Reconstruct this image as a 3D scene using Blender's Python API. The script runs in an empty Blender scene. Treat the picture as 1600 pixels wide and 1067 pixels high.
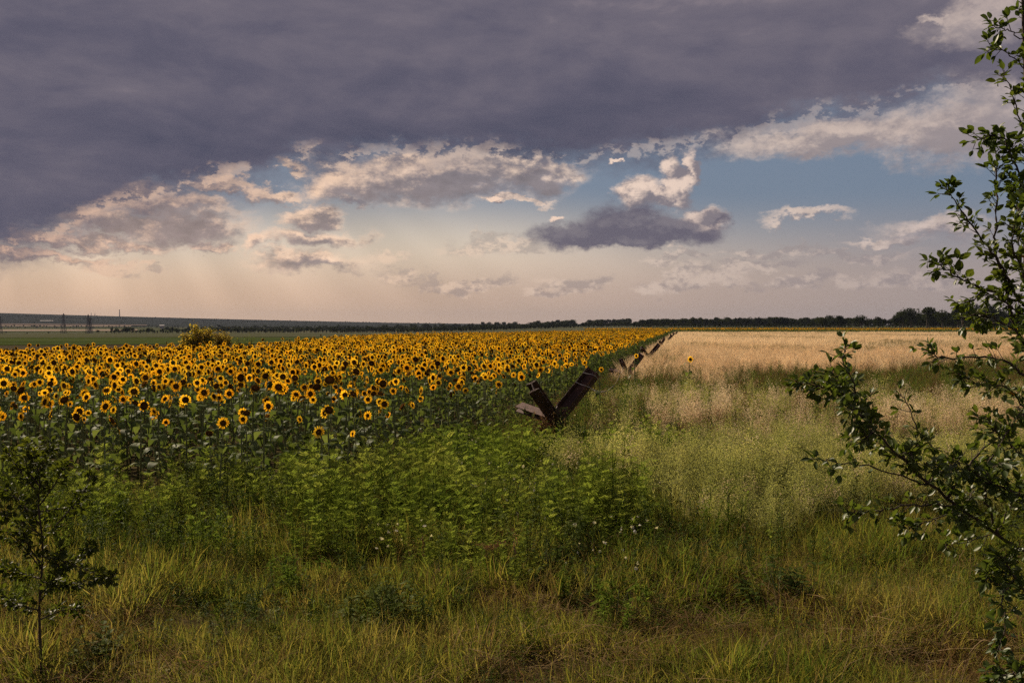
import bpy, math, random
import numpy as np
from mathutils import Vector, Matrix, Euler

R_ = math.radians
rng = np.random.default_rng(7)
random.seed(7)
scene = bpy.context.scene
C = scene.collection

# ------------------------------------------------------------------ camera
F = 1556.0                      # focal length in photo pixels (1600 wide)
CAM_H = 2.45
HOR = 508.0
cam_d = bpy.data.cameras.new('camera')
cam_d.sensor_width = 36.0
cam_d.lens = 36.0 * F / 1600.0
cam_d.clip_end = 40000
cam_d.clip_start = 0.05
cam = bpy.data.objects.new('camera', cam_d)
C.objects.link(cam)
cam.location = (0, 0, CAM_H)
cam.rotation_euler = (R_(90) - math.atan((533.5 - HOR) / F), 0, 0)
scene.camera = cam

# ------------------------------------------------------------------ exposure and render
vs = scene.view_settings
vs.view_transform = 'Standard'
vs.look = 'None'
vs.exposure = 0.42
vs.gamma = 1.0
vs.use_curve_mapping = False
cy = scene.cycles
cy.max_bounces = 5
cy.diffuse_bounces = 2
cy.glossy_bounces = 1
cy.transmission_bounces = 3
cy.transparent_max_bounces = 2
cy.volume_bounces = 0
cy.use_denoising = False
cy.denoising_prefilter = 'ACCURATE'
cy.denoiser = 'OPENIMAGEDENOISE'
cy.denoising_input_passes = 'RGB_ALBEDO_NORMAL'
cy.use_adaptive_sampling = True
cy.adaptive_threshold = 0.02
cy.adaptive_min_samples = 32
cy.sample_clamp_indirect = 4.0

# ------------------------------------------------------------------ sun and sky
SUN_AZ, SUN_EL = R_(-42), R_(33)          # azimuth to the right of +Y (the view)
sun_dir = Vector((math.sin(SUN_AZ) * math.cos(SUN_EL), math.cos(SUN_AZ) * math.cos(SUN_EL), math.sin(SUN_EL)))
sd = bpy.data.lights.new('sun', 'SUN')
sd.energy = 5.0
sd.angle = R_(0.6)
sd.color = (1.0, 0.82, 0.61)
sun = bpy.data.objects.new('sun', sd)
C.objects.link(sun)
sun.rotation_euler = sun_dir.to_track_quat('Z', 'Y').to_euler()

world = bpy.data.worlds.new('World')
scene.world = world
world.use_nodes = True
wt = world.node_tree
wt.nodes.clear()


class X:
    """a shader socket with arithmetic"""
    def __init__(s, nt, sock): s.nt, s.s = nt, sock
    def _m(s, op, *a):
        n = s.nt.nodes.new('ShaderNodeMath'); n.operation = op
        for i, v in enumerate((s,) + a):
            if isinstance(v, X): s.nt.links.new(v.s, n.inputs[i])
            else: n.inputs[i].default_value = v
        return X(s.nt, n.outputs[0])
    def __add__(s, o): return s._m('ADD', o)
    def __radd__(s, o): return s._m('ADD', o)
    def __sub__(s, o): return s._m('SUBTRACT', o)
    def __mul__(s, o): return s._m('MULTIPLY', o)
    def __rmul__(s, o): return s._m('MULTIPLY', o)
    def __truediv__(s, o): return s._m('DIVIDE', o)
    def mn(s, o): return s._m('MINIMUM', o)
    def mx(s, o): return s._m('MAXIMUM', o)
    def sm(s, a, b, lo=0.0, hi=1.0, typ='SMOOTHSTEP'):
        n = s.nt.nodes.new('ShaderNodeMapRange'); n.interpolation_type = typ
        s.nt.links.new(s.s, n.inputs['Value'])
        for k, v in (('From Min', a), ('From Max', b), ('To Min', lo), ('To Max', hi)):
            n.inputs[k].default_value = v
        return X(s.nt, n.outputs['Result'])


def sx(nt, sock): return X(nt, sock)
def vec(nt, x, y, z=0.0):
    n = nt.nodes.new('ShaderNodeCombineXYZ')
    for i, v in enumerate((x, y, z)):
        if isinstance(v, X): nt.links.new(v.s, n.inputs[i])
        else: n.inputs[i].default_value = v
    return n.outputs[0]
def vmath(nt, op, a, b=None):
    n = nt.nodes.new('ShaderNodeVectorMath'); n.operation = op
    for i, v in enumerate((a, b)):
        if v is None: continue
        if isinstance(v, (tuple, list)): n.inputs[i].default_value = v
        else: nt.links.new(v, n.inputs[i])
    return n.outputs['Value'] if op in ('LENGTH', 'DOT_PRODUCT') else n.outputs[0]
def noise(nt, v, scale=1.0, detail=5.0, rough=0.55, dist=0.0):
    n = nt.nodes.new('ShaderNodeTexNoise')
    nt.links.new(v, n.inputs['Vector'])
    n.inputs['Scale'].default_value = scale; n.inputs['Detail'].default_value = detail
    n.inputs['Roughness'].default_value = rough; n.inputs['Distortion'].default_value = dist
    s = nt.nodes.new('ShaderNodeSeparateColor'); nt.links.new(n.outputs['Color'], s.inputs[0])
    return [X(nt, n.outputs['Fac'])] + [X(nt, s.outputs[i]) for i in range(3)]
def noisef(nt, v, scale=1.0, detail=5.0, rough=0.55, dist=0.0):
    n = nt.nodes.new('ShaderNodeTexNoise')
    nt.links.new(v, n.inputs['Vector'])
    n.inputs['Scale'].default_value = scale; n.inputs['Detail'].default_value = detail
    n.inputs['Roughness'].default_value = rough; n.inputs['Distortion'].default_value = dist
    return X(nt, n.outputs['Fac'])
def ramp(nt, fac, stops, interp='LINEAR'):
    n = nt.nodes.new('ShaderNodeValToRGB'); n.color_ramp.interpolation = interp
    el = n.color_ramp.elements
    while len(el) < len(stops): el.new(0.5)
    for e, (p, c) in zip(el, stops):
        e.position = p; e.color = (c[0], c[1], c[2], 1) if isinstance(c, (tuple, list)) else (c, c, c, 1)
    nt.links.new(fac.s, n.inputs[0])
    return n.outputs[0]
def mix(nt, fac, a, b, blend='MIX'):
    n = nt.nodes.new('ShaderNodeMix'); n.data_type = 'RGBA'; n.blend_type = blend
    for k, v in ((0, fac), (6, a), (7, b)):
        if isinstance(v, X): nt.links.new(v.s, n.inputs[k])
        elif isinstance(v, (tuple, list)): n.inputs[k].default_value = (v[0], v[1], v[2], 1)
        elif isinstance(v, (int, float)): n.inputs[k].default_value = v
        else: nt.links.new(v, n.inputs[k])
    return n.outputs[2]


def srgb(r, g, b):
    return tuple(((c / 255) / 12.92 if c / 255 <= 0.04045 else ((c / 255 + 0.055) / 1.055) ** 2.4) for c in (r, g, b))


def azel(px, py):
    """direction of a bearing, as scaled azimuth and elevation angles"""
    a = math.atan((px - 800) / F)
    return a * F, math.atan((HOR - py) / F * math.cos(a)) * F


def build_sky():
    nt = wt
    g = nt.nodes.new('ShaderNodeTexCoord').outputs['Generated']
    sep = nt.nodes.new('ShaderNodeSeparateXYZ'); nt.links.new(g, sep.inputs[0])
    dx, dy, dz = (X(nt, sep.outputs[i]) for i in range(3))
    A = dx._m('ARCTAN2', dy) * F
    E = dz._m('ARCSINE') * F
    gs = vmath(nt, 'MULTIPLY', g, (1, 1, 1.7))
    n0 = noise(nt, gs, 7.0, 2.0, 0.5)
    n1 = noise(nt, gs, 17.0, 6.0, 0.66)
    off = vmath(nt, 'ADD', gs, (-0.006, 0.0, 0.011))
    n1b = noisef(nt, off, 17.0, 6.0, 0.66)
    fray = noisef(nt, gs, 62.0, 4.0, 0.65) - 0.5
    emb = (n1[0] - n1b) * 5.0                 # relief of the cloud heads, lit from the sun's side
    Aw = A + (n0[1] - 0.5) * 90 + (n1[1] - 0.5) * 150
    Ew = E + (n0[2] - 0.5) * 45 + (n1[2] - 0.5) * 95
    P = vec(nt, Aw, Ew, 0.0)
    P2 = vec(nt, A + (n0[1] - 0.5) * 30 + (n1[1] - 0.5) * 75, E + (n0[2] - 0.5) * 14 + (n1[2] - 0.5) * 60, 0.0)
    # clear sky and the dusty air low down
    sky = nt.nodes.new('ShaderNodeTexSky'); sky.sky_type = 'NISHITA'; sky.sun_disc = False
    sky.sun_elevation = SUN_EL; sky.sun_rotation = SUN_AZ
    sky.air_density = 1.2; sky.dust_density = 1.5; sky.ozone_density = 1.5
    K = 10.0
    clear = mix(nt, 1.0, sky.outputs[0], (0.55, 0.50, 0.47), 'MULTIPLY')
    clear = mix(nt, 0.80, clear, tuple(K * c for c in srgb(108, 124, 147)))
    side = A.sm(-800, 900)
    hz = mix(nt, side, tuple(K * c for c in srgb(220, 184, 153)), tuple(K * c for c in srgb(158, 144, 140)))
    hz_hi = mix(nt, A.sm(-300, 750), tuple(K * c for c in srgb(226, 208, 184)), tuple(K * c for c in srgb(150, 141, 142)))
    hzc = mix(nt, E.sm(30, 150), hz, hz_hi)
    glow = (A + 120)._m('ABSOLUTE').sm(0, 520, 22, 0)
    hf = (E - glow).sm(70, 205, 1.0, 0.0)
    col = mix(nt, hf * 0.96, clear, hzc)
    # shafts of light through the cloud gaps
    sa, se = SUN_AZ * F * 0.7, 700.0
    th = (A - sa)._m('ARCTAN2', (E * -1.0) + se)
    nr = noisef(nt, vec(nt, th * 5.5, 0.3, 0.0), 1.0, 2.0, 0.55)
    shaft = (nr - 0.5) * E.sm(300, 120) * E.sm(-10, 60) * A.sm(500, -150) * 1.0 + 1.03
    col = mix(nt, 1.0, col, vec(nt, shaft, shaft, shaft), 'MULTIPLY')
    # rim and body colours of clouds change from the warm side to the cool side
    rim = ramp(nt, A.sm(-800, 800, typ='LINEAR'), [(0.0, tuple(c for c in srgb(222, 180, 153))), (0.35, srgb(240, 206, 178)),
                                    (0.62, srgb(222, 200, 184)), (1.0, srgb(182, 166, 161))])
    rim = mix(nt, 1.0, rim, (K, K, K), 'MULTIPLY')
    body = ramp(nt, A.sm(-800, 800, typ='LINEAR'), [(0.0, srgb(144, 126, 123)), (0.45, srgb(120, 114, 122)), (1.0, srgb(140, 131, 136))])
    body = mix(nt, 1.0, body, (K, K, K), 'MULTIPLY')
    dark = tuple(K * c for c in srgb(98, 93, 107))

    def field(lst, P=P, sh=None):
        cur = None
        if sh: P = vmath(nt, 'ADD', P, sh)
        for px, py, rx, ry in lst:
            a, e = azel(px, py)
            d = vmath(nt, 'SUBTRACT', P, (a, e, 0))
            d = vmath(nt, 'MULTIPLY', d, (1 / rx, 1 / ry, 0))
            l = X(nt, vmath(nt, 'LENGTH', d))
            cur = l if cur is None else cur.mn(l)
        return cur
    # faint heaps near the horizon
    low = field([(1030, 446, 50, 16), (1075, 432, 40, 22), (1150, 428, 46, 16), (1120, 446, 90, 13), (900, 436, 60, 16), (860, 452, 60, 10),
                 (1330, 442, 80, 14), (1420, 436, 70, 18), (1250, 440, 40, 14), (745, 384, 62, 15), (790, 390, 60, 12), (622, 398, 28, 13),
                 (1500, 446, 90, 12), (1050, 400, 60, 7), (640, 425, 40, 12), (170, 412, 62, 12), (240, 408, 20, 5), (1340, 400, 110, 9),
                 (1200, 392, 90, 10), (720, 440, 90, 10), (1180, 412, 80, 8)])
    la = low.sm(1.15, 0.45)
    lc = mix(nt, (emb + (n1[0] - 0.5) * 0.8 + 0.55).sm(0.2, 0.95), mix(nt, 0.5, body, hzc), mix(nt, 0.35, rim, hzc))
    col = mix(nt, la * 0.78, col, lc)
    # middle heaps: grey bodies, bright edges
    MID = [(560, 290, 85, 30), (690, 285, 170, 34), (820, 282, 80, 22), (250, 322, 95, 16), (265, 352, 115, 26), (150, 345, 70, 18),
                 (480, 335, 40, 16), (500, 368, 58, 16), (505, 412, 86, 17), (425, 380, 36, 14), (410, 300, 50, 10), (1350, 215, 165, 26),
                 (1290, 240, 60, 9), (1480, 215, 90, 36), (1570, 60, 90, 60), (1262, 345, 52, 8), (1465, 356, 75, 14), (1395, 375, 60, 7),
                 (800, 318, 50, 5), (345, 296, 70, 9), (190, 300, 60, 12), (60, 402, 90, 8), (330, 385, 40, 8), (200, 380, 60, 10), (440, 262, 24, 7), (90, 372, 120, 12), (30, 395, 60, 6)]
    mid = field(MID)
    mlit = field(MID, P, (-9, 11, 0)) - mid       # thinner towards the sun: lit
    ma = (mid + (n1[3] - 0.5) * 0.9 + fray * 0.55).sm(1.45, 0.42) * 0.92
    mcore = (mid * 0.75 + (n1[3] - 0.5) * 0.9 + emb * 0.45 + mlit * 0.8).sm(1.05, 0.25)
    mv = emb * 0.22 + fray * 0.35 + 1.0
    mc = mix(nt, 1.0, mix(nt, mcore * 0.9, rim, body), vec(nt, mv, mv, mv), 'MULTIPLY')
    # the great dark sheet
    al = A.sm(-760, 760, typ='LINEAR')
    pts = [(0, 392), (70, 380), (150, 345), (250, 312), (350, 290), (470, 262), (620, 250), (760, 258), (880, 253), (1000, 248), (1130, 232),
           (1220, 205), (1380, 182), (1480, 150), (1600, 150)]
    st = []
    for px, py in pts:
        a, e = azel(px, py)
        st.append(((a + 760) / 1520, e / 600))
    st = [(min(max(p, 0), 1), v) for p, v in st]
    bsock = ramp(nt, al, st)
    bnd = X(nt, bsock) * 600
    Ew2 = E + (n0[3] - 0.5) * 60 + (n1[2] - 0.5) * 62
    dd = Ew2 - bnd
    da = (dd + (n1[3] - 0.5) * 80 + fray * 40).sm(-42, 40)
    # planar mapping: the sheet recedes overhead
    zz = dz.mx(0.03) + 0.06
    pl = vec(nt, dx / zz, dy / zz, 0.0)
    p1 = noisef(nt, pl, 0.55, 4.0, 0.55, 0.6)
    lump = vmath(nt, 'MULTIPLY', g, (1, 1, 2.6))
    p2 = noisef(nt, lump, 8.0, 5.0, 0.58, 0.25)
    p2b = noisef(nt, vmath(nt, 'ADD', lump, (-0.012, 0.0, 0.03)), 8.0, 5.0, 0.58, 0.25)
    tone = ((p2 - p2b) * 0.4 + dd.sm(20, 190) * 0.13 - 0.03 + p1 * 0.42 + p2 * 0.55 + (n0[1] - 0.5) * 0.2 - 0.02 + E.sm(250, 620) * 0.10 + A.sm(100, 850) * 0.20).sm(0.30, 0.90, typ='LINEAR')
    deckc = ramp(nt, tone, [(0.0, srgb(79, 79, 97)), (0.35, srgb(93, 90, 106)), (0.7, srgb(110, 104, 116)), (1.0, srgb(143, 131, 137))])
    deckc = mix(nt, 1.0, deckc, (K, K, K), 'MULTIPLY')
    drim = dd.sm(-6, 5) * dd.sm(34, 6) * (n0[1] + emb).sm(0.42, 0.75)
    deckc = mix(nt, drim * 0.55, deckc, rim)
    col = mix(nt, ma, col, mc)
    col = mix(nt, da, col, deckc)
    # right-hand broken cloud in front of the sheet, dark heap and its white towers
    FR = [(1340, 222, 160, 24), (1470, 205, 110, 34), (1560, 190, 90, 50), (1540, 30, 70, 26), (1455, 30, 22, 8)]
    fr = field(FR)
    flit = field(FR, P, (-9, 12, 0)) - fr
    fc = mix(nt, (fr * 0.6 + (n1[3] - 0.5) * 1.0 + emb * 0.5 + flit * 0.9).sm(0.95, 0.1) * 0.8, rim, body)
    col = mix(nt, (fr + (n1[3] - 0.5) * 1.0 + fray * 0.7).sm(1.5, 0.4) * 0.85, col, fc)
    rm2 = field([(520, 268, 40, 18), (495, 290, 26, 14), (630, 258, 60, 9), (840, 262, 60, 8), (890, 284, 16, 6), (560, 318, 24, 10)])
    col = mix(nt, (rm2 + (n1[3] - 0.5) * 0.8 + fray * 0.6).sm(1.4, 0.2) * 0.8, col, mix(nt, emb.sm(-0.5, 0.6), body, rim))
    TW = [(1003, 304, 35, 24), (1035, 310, 32, 18), (1058, 294, 26, 36), (1053, 262, 18, 18), (1086, 270, 11, 28), (1072, 290, 17, 24), (1100, 345, 36, 20), (870, 346, 12, 5),
                (962, 255, 12, 3), (777, 318, 12, 5)]
    tw = field(TW, P2)
    tlit = field(TW, P2, (-7, 6, 0)) - tw
    twc = mix(nt, (emb * 0.7 + (n1[3] - 0.5) * 0.6 + 0.45 + tlit * 0.8).sm(0.1, 0.9), body, mix(nt, 1.0, rim, (1.08, 1.06, 1.06), 'MULTIPLY'))
    col = mix(nt, (tw + (n1[3] - 0.5) * 0.4 + fray * 0.5).sm(1.26, 0.70), col, twc)
    DK = [(975, 352, 70, 30), (900, 370, 75, 20), (1040, 362, 80, 22), (960, 378, 130, 12), (1110, 342, 28, 12)]
    dk = field(DK, P2)
    dlit = field(DK, P2, (-6, 12, 0)) - dk
    dkc = mix(nt, (p2 - 0.25 + emb * 0.9 + dlit * 0.7).sm(0.0, 1.0) * 0.75, dark, body)
    col = mix(nt, (dk + (n1[3] - 0.5) * 0.6 + fray * 0.6).sm(1.32, 0.62) * 0.96, col, dkc)
    bg = nt.nodes.new('ShaderNodeBackground')
    nt.links.new(col, bg.inputs['Color'])
    bg.inputs['Strength'].default_value = 0.79 / K
    out = nt.nodes.new('ShaderNodeOutputWorld')
    nt.links.new(bg.outputs[0], out.inputs['Surface'])


build_sky()
world.cycles.sampling_method = 'MANUAL'
world.cycles.sample_map_resolution = 512

# ------------------------------------------------------------------ helpers
def sstep(a, b, x):
    t = np.clip((np.asarray(x, float) - a) / (b - a), 0, 1)
    return t * t * (3 - 2 * t)


def ground_z(x, y):
    x = np.asarray(x, float); y = np.asarray(y, float)
    r = np.hypot(x, y)
    yy = np.maximum(y, 1e-3)
    t = np.where(y > 0, x / yy, np.sign(x) * 5)
    wl = 1 - sstep(-0.12, 0.14, t)
    z = -8.5 * sstep(110, 1500, r) * wl
    px = 800 + F * np.clip(t, -3, 3)
    hill = np.interp(px, [-1500, -400, 0, 200, 400, 600, 800, 1100, 1600, 3000], [70, 82, 80, 62, 44, 27, 14, 6, 5, 20])
    z = z + np.where(y > 0, hill, 20) * sstep(2600, 6500, r)
    near = 1 - sstep(40, 90, r)
    z = z + near * (0.045 * np.sin(x * 0.9 + 1.3) * np.sin(y * 0.7) + 0.03 * np.sin(x * 2.1 + y * 1.7))
    return z


def at(px, py, Y):
    """point at depth Y seen on a bearing of the photograph"""
    return Vector(((px - 800) / F * Y, Y, CAM_H - (py - HOR) / F * Y))


def range_at(px, py):
    rr = np.geomspace(60, 6500, 4000)
    t = (px - 800) / F
    yv = rr / math.sqrt(1 + t * t)
    yy = HOR + F * (CAM_H - ground_z(t * yv, yv)) / yv
    i = np.argmax(yy < py)
    return float(rr[i])


def tag(o, label=None, cat=None, group=None, kind=None):
    for k, v in (('label', label), ('category', cat), ('group', group), ('kind', kind)):
        if v: o[k] = v
    return o


class MB:
    def __init__(s): s.v = []; s.f = []; s.m = []; s.n = 0
    def add(s, v, f, m=0):
        v = np.asarray(v, float).reshape(-1, 3)
        s.v.append(v); s.f += [tuple(int(i) + s.n for i in q) for q in f]; s.m += [m] * len(f); s.n += len(v)
    def merge(s, o, M=None):
        for_v = np.concatenate(o.v) if o.v else np.zeros((0, 3))
        if M is not None:
            M = np.array(M); for_v = for_v @ M[:3, :3].T + M[:3, 3]
        s.v.append(for_v); s.f += [tuple(i + s.n for i in q) for q in o.f]; s.m += o.m; s.n += len(for_v)
    def mesh(s, name, mats, smooth=False):
        me = bpy.data.meshes.new(name)
        v = np.concatenate(s.v) if s.v else np.zeros((0, 3))
        me.from_pydata(v.tolist(), [], s.f)
        for m in (mats if isinstance(mats, (list, tuple)) else [mats]): me.materials.append(m)
        if len(me.materials) > 1: me.polygons.foreach_set('material_index', s.m)
        if smooth: me.polygons.foreach_set('use_smooth', [True] * len(me.polygons))
        me.update()
        return me
    def build(s, name, mats, parent=None, smooth=False, link=True):
        o = bpy.data.objects.new(name, s.mesh(name, mats, smooth))
        if link: C.objects.link(o)
        if parent: o.parent = parent
        return o
    # ---- shapes
    def tube(s, pts, rad, n=6, m=0, cap=True):
        pts = [Vector(p) for p in pts]
        rad = list(rad) if hasattr(rad, '__len__') else [rad] * len(pts)
        ring = []
        up = Vector((0, 0, 1))
        for i, p in enumerate(pts):
            d = (pts[min(i + 1, len(pts) - 1)] - pts[max(i - 1, 0)])
            d = d.normalized() if d.length > 1e-9 else Vector((0, 0, 1))
            a = d.cross(up)
            if a.length < 0.05: a = d.cross(Vector((1, 0, 0)))
            a.normalize(); b = d.cross(a)
            ring.append([p + (a * math.cos(k * 2 * math.pi / n) + b * math.sin(k * 2 * math.pi / n)) * rad[i] for k in range(n)])
        v = [q for r in ring for q in r]
        f = [(i * n + k, i * n + (k + 1) % n, (i + 1) * n + (k + 1) % n, (i + 1) * n + k) for i in range(len(pts) - 1) for k in range(n)]
        if cap: f += [tuple(range(n - 1, -1, -1)), tuple((len(pts) - 1) * n + k for k in range(n))]
        s.add([tuple(q) for q in v], f, m)
    def box(s, c, h, m=0, M=None):
        v = [(c[0] + sx_ * h[0], c[1] + sy * h[1], c[2] + sz * h[2]) for sx_ in (-1, 1) for sy in (-1, 1) for sz in (-1, 1)]
        if M is not None: v = [tuple(M @ Vector(p)) for p in v]
        s.add(v, [(0, 1, 3, 2), (4, 6, 7, 5), (0, 4, 5, 1), (2, 3, 7, 6), (0, 2, 6, 4), (1, 5, 7, 3)], m)


def empty(name, loc, rz=0.0, sc=1.0):
    o = bpy.data.objects.new(name, None); C.objects.link(o)
    o.empty_display_size = 0.1
    o.location = loc; o.rotation_euler = (0, 0, rz); o.scale = (sc, sc, sc)
    return o


def copy_tree(o, parent=None):
    c = o.copy(); C.objects.link(c); c.parent = parent
    if parent: c.matrix_parent_inverse = o.matrix_parent_inverse
    for ch in list(kids.get(o.name, [])):
        copy_tree(ch, c)
    return c
kids = {}
def reg(parent, child): kids.setdefault(parent.name, []).append(child); return child


# ------------------------------------------------------------------ materials
def newmat(name):
    m = bpy.data.materials.new(name); m.use_nodes = True
    m.node_tree.nodes.clear()
    return m, m.node_tree
def outp(nt, sh):
    o = nt.nodes.new('ShaderNodeOutputMaterial'); nt.links.new(sh, o.inputs['Surface'])


def foliage(name, c1, c2, c3=None, trans=0.45, tcol=1.3, gloss=0.06, rough=0.5, patch=0.5, amt=1.0, fine=40.0, tb=0.55):
    """leaf and straw: random tint for each plant, drifting over the ground, lets light through"""
    m, nt = newmat(name)
    oi = nt.nodes.new('ShaderNodeObjectInfo')
    pos = nt.nodes.new('ShaderNodeNewGeometry').outputs['Position']
    r = X(nt, oi.outputs['Random'])
    nz = [noisef(nt, pos, patch, 1.0, 0.6)]
    nf = [noisef(nt, pos, fine, 0.0, 0.5)]
    f = (r * 0.55 + (nz[0] - 0.5) * 1.5 * amt + (nf[0] - 0.5) * 0.5 + 0.22)
    stops = [(0.0, c1), (1.0, c2)] if c3 is None else [(0.0, c1), (0.55, c2), (1.0, c3)]
    col = ramp(nt, f, stops)
    v = (r * 7.13)._m('FRACT') * 0.5 + 0.75
    col = mix(nt, 1.0, col, vec(nt, v, v, v), 'MULTIPLY')
    d = nt.nodes.new('ShaderNodeBsdfDiffuse'); nt.links.new(col, d.inputs[0])
    t = nt.nodes.new('ShaderNodeBsdfTranslucent')
    tc = mix(nt, 1.0, col, (tcol * 1.12, tcol * 1.05, tcol * tb), 'MULTIPLY')
    nt.links.new(tc, t.inputs[0])
    ms = nt.nodes.new('ShaderNodeMixShader'); ms.inputs[0].default_value = trans
    nt.links.new(d.outputs[0], ms.inputs[1]); nt.links.new(t.outputs[0], ms.inputs[2])
    sh = ms.outputs[0]
    if gloss > 0:
        g = nt.nodes.new('ShaderNodeBsdfGlossy'); g.inputs['Roughness'].default_value = rough
        lw = nt.nodes.new('ShaderNodeLayerWeight'); lw.inputs[0].default_value = 0.25
        gf = X(nt, lw.outputs['Fresnel']) * (gloss * 0.8) + gloss * 0.25
        m2 = nt.nodes.new('ShaderNodeMixShader'); nt.links.new(gf.s, m2.inputs[0])
        nt.links.new(sh, m2.inputs[1]); nt.links.new(g.outputs[0], m2.inputs[2])
        sh = m2.outputs[0]
    outp(nt, sh)
    return m


def surface(name, c1, c2, scale=1.0, rough=0.8, metal=0.0, bump=0.0, stretch=(1, 1, 1), c3=None):
    m, nt = newmat(name)
    pos = nt.nodes.new('ShaderNodeTexCoord').outputs['Object']
    pv = vmath(nt, 'MULTIPLY', pos, stretch)
    nz = noise(nt, pv, scale, 7.0, 0.65)
    stops = [(0.3, c1), (0.7, c2)] if c3 is None else [(0.28, c1), (0.5, c2), (0.68, c3)]
    col = ramp(nt, nz[0], stops)
    b = nt.nodes.new('ShaderNodeBsdfPrincipled')
    nt.links.new(col, b.inputs['Base Color'])
    b.inputs['Roughness'].default_value = rough; b.inputs['Metallic'].default_value = metal
    if bump:
        bn = nt.nodes.new('ShaderNodeBump'); bn.inputs['Strength'].default_value = bump; bn.inputs['Distance'].default_value = 0.02
        nt.links.new(noise(nt, pv, scale * 6, 5.0, 0.6)[0].s, bn.inputs['Height']); nt.links.new(bn.outputs[0], b.inputs['Normal'])
    outp(nt, b.outputs[0])
    return m


def plain(name, c, rough=0.7):
    m, nt = newmat(name)
    pos = nt.nodes.new('ShaderNodeNewGeometry').outputs['Position']
    nz = noise(nt, pos, 3.0, 3.0)
    v = nz[0] * 0.5 + 0.75
    col = mix(nt, 1.0, c, vec(nt, v, v, v), 'MULTIPLY')
    b = nt.nodes.new('ShaderNodeBsdfPrincipled'); nt.links.new(col, b.inputs['Base Color'])
    b.inputs['Roughness'].default_value = rough; b.inputs['Specular IOR Level'].default_value = 0.2
    outp(nt, b.outputs[0])
    return m


M = {}
M['soil'] = surface('soil', (0.030, 0.022, 0.012), (0.075, 0.058, 0.032), 1.2, 0.95, 0, 0.6, c3=(0.05, 0.055, 0.02))
M['petal'] = foliage('petal', (0.72, 0.30, 0.010), (0.86, 0.50, 0.018), (0.91, 0.63, 0.04), trans=0.5, tcol=1.0, gloss=0.0, amt=0.3, tb=0.8)
M['disc'] = foliage('disc', (0.028, 0.013, 0.005), (0.070, 0.030, 0.009), trans=0.0, gloss=0.0, fine=160, amt=0.3)
M['disc_mid'] = foliage('disc_mid', (0.05, 0.022, 0.006), (0.12, 0.055, 0.010), trans=0.0, gloss=0.0, fine=160, amt=0.3)
M['sunleaf'] = foliage('sunleaf', (0.050, 0.080, 0.020), (0.080, 0.114, 0.028), (0.115, 0.146, 0.040), trans=0.40, tcol=1.35, gloss=0.028, rough=0.55, tb=0.7)
M['sunstem'] = foliage('sunstem', (0.12, 0.14, 0.06), (0.18, 0.19, 0.09), trans=0.0, gloss=0.0)
M['grass'] = foliage('grass', (0.076, 0.122, 0.020), (0.112, 0.146, 0.028), (0.175, 0.17, 0.05), trans=0.48, tcol=1.3, gloss=0.0, patch=0.9, amt=1.3, tb=0.7)
M['grass_y'] = foliage('grass_y', (0.15, 0.165, 0.026), (0.21, 0.20, 0.042), (0.30, 0.245, 0.08), trans=0.48, tcol=1.25, gloss=0.0, patch=0.9, tb=0.7)
M['straw'] = foliage('straw', (0.15, 0.105, 0.05), (0.21, 0.15, 0.075), (0.29, 0.21, 0.12), trans=0.35, tcol=1.0, gloss=0.0)
M['deadleaf'] = foliage('deadleaf', (0.08, 0.045, 0.02), (0.14, 0.08, 0.035), trans=0.2, tcol=1.0, gloss=0.0)
M['weed'] = foliage('weed', (0.098, 0.155, 0.022), (0.145, 0.195, 0.030), (0.205, 0.235, 0.048), trans=0.5, tcol=1.3, gloss=0.0, tb=0.8)
M['weed_d'] = foliage('weed_d', (0.056, 0.090, 0.018), (0.082, 0.118, 0.024), (0.118, 0.142, 0.036), trans=0.45, tcol=1.35, gloss=0.02, rough=0.5, tb=0.75)
M['oatgreen'] = foliage('oatgreen', (0.24, 0.27, 0.11), (0.35, 0.365, 0.17), (0.47, 0.45, 0.25), trans=0.5, tcol=1.15, gloss=0.0)
M['oatdry'] = foliage('oatdry', (0.57, 0.46, 0.30), (0.67, 0.56, 0.39), (0.76, 0.66, 0.49), trans=0.5, tcol=1.0, gloss=0.0, tb=0.95)
M['wheat'] = foliage('wheat', (0.62, 0.47, 0.31), (0.72, 0.57, 0.40), (0.78, 0.65, 0.48), trans=0.5, tcol=1.0, gloss=0.0, patch=0.08, tb=0.85)
M['fieldweed'] = foliage('fieldweed', (0.10, 0.115, 0.035), (0.17, 0.16, 0.065), (0.26, 0.21, 0.12), trans=0.4, tcol=1.1, gloss=0.0, patch=0.1)
M['white'] = foliage('white', (0.55, 0.53, 0.48), (0.68, 0.66, 0.60), trans=0.35, tcol=0.9, gloss=0.0)
M['umbel'] = foliage('umbel', (0.16, 0.085, 0.05), (0.24, 0.14, 0.085), trans=0.2, gloss=0.0)
M['treeleaf'] = foliage('treeleaf', (0.034, 0.056, 0.012), (0.050, 0.078, 0.015), (0.076, 0.102, 0.018), trans=0.38, tcol=1.45, gloss=0.06, rough=0.5, patch=3.0)
M['saplingleaf'] = foliage('saplingleaf', (0.05, 0.075, 0.012), (0.078, 0.10, 0.014), (0.12, 0.135, 0.02), trans=0.45, tcol=1.4, gloss=0.04, patch=3.0)
M['turning'] = foliage('turning', (0.30, 0.12, 0.02), (0.42, 0.20, 0.03), trans=0.4, gloss=0.0)
M['bark'] = surface('bark', (0.030, 0.020, 0.014), (0.075, 0.052, 0.036), 14, 0.9, 0, 0.5, (1, 1, 0.3))
M['fartree'] = foliage('fartree', (0.018, 0.026, 0.012), (0.028, 0.038, 0.016), (0.040, 0.050, 0.020), trans=0.3, tcol=1.0, gloss=0.0, patch=0.02)
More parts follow.
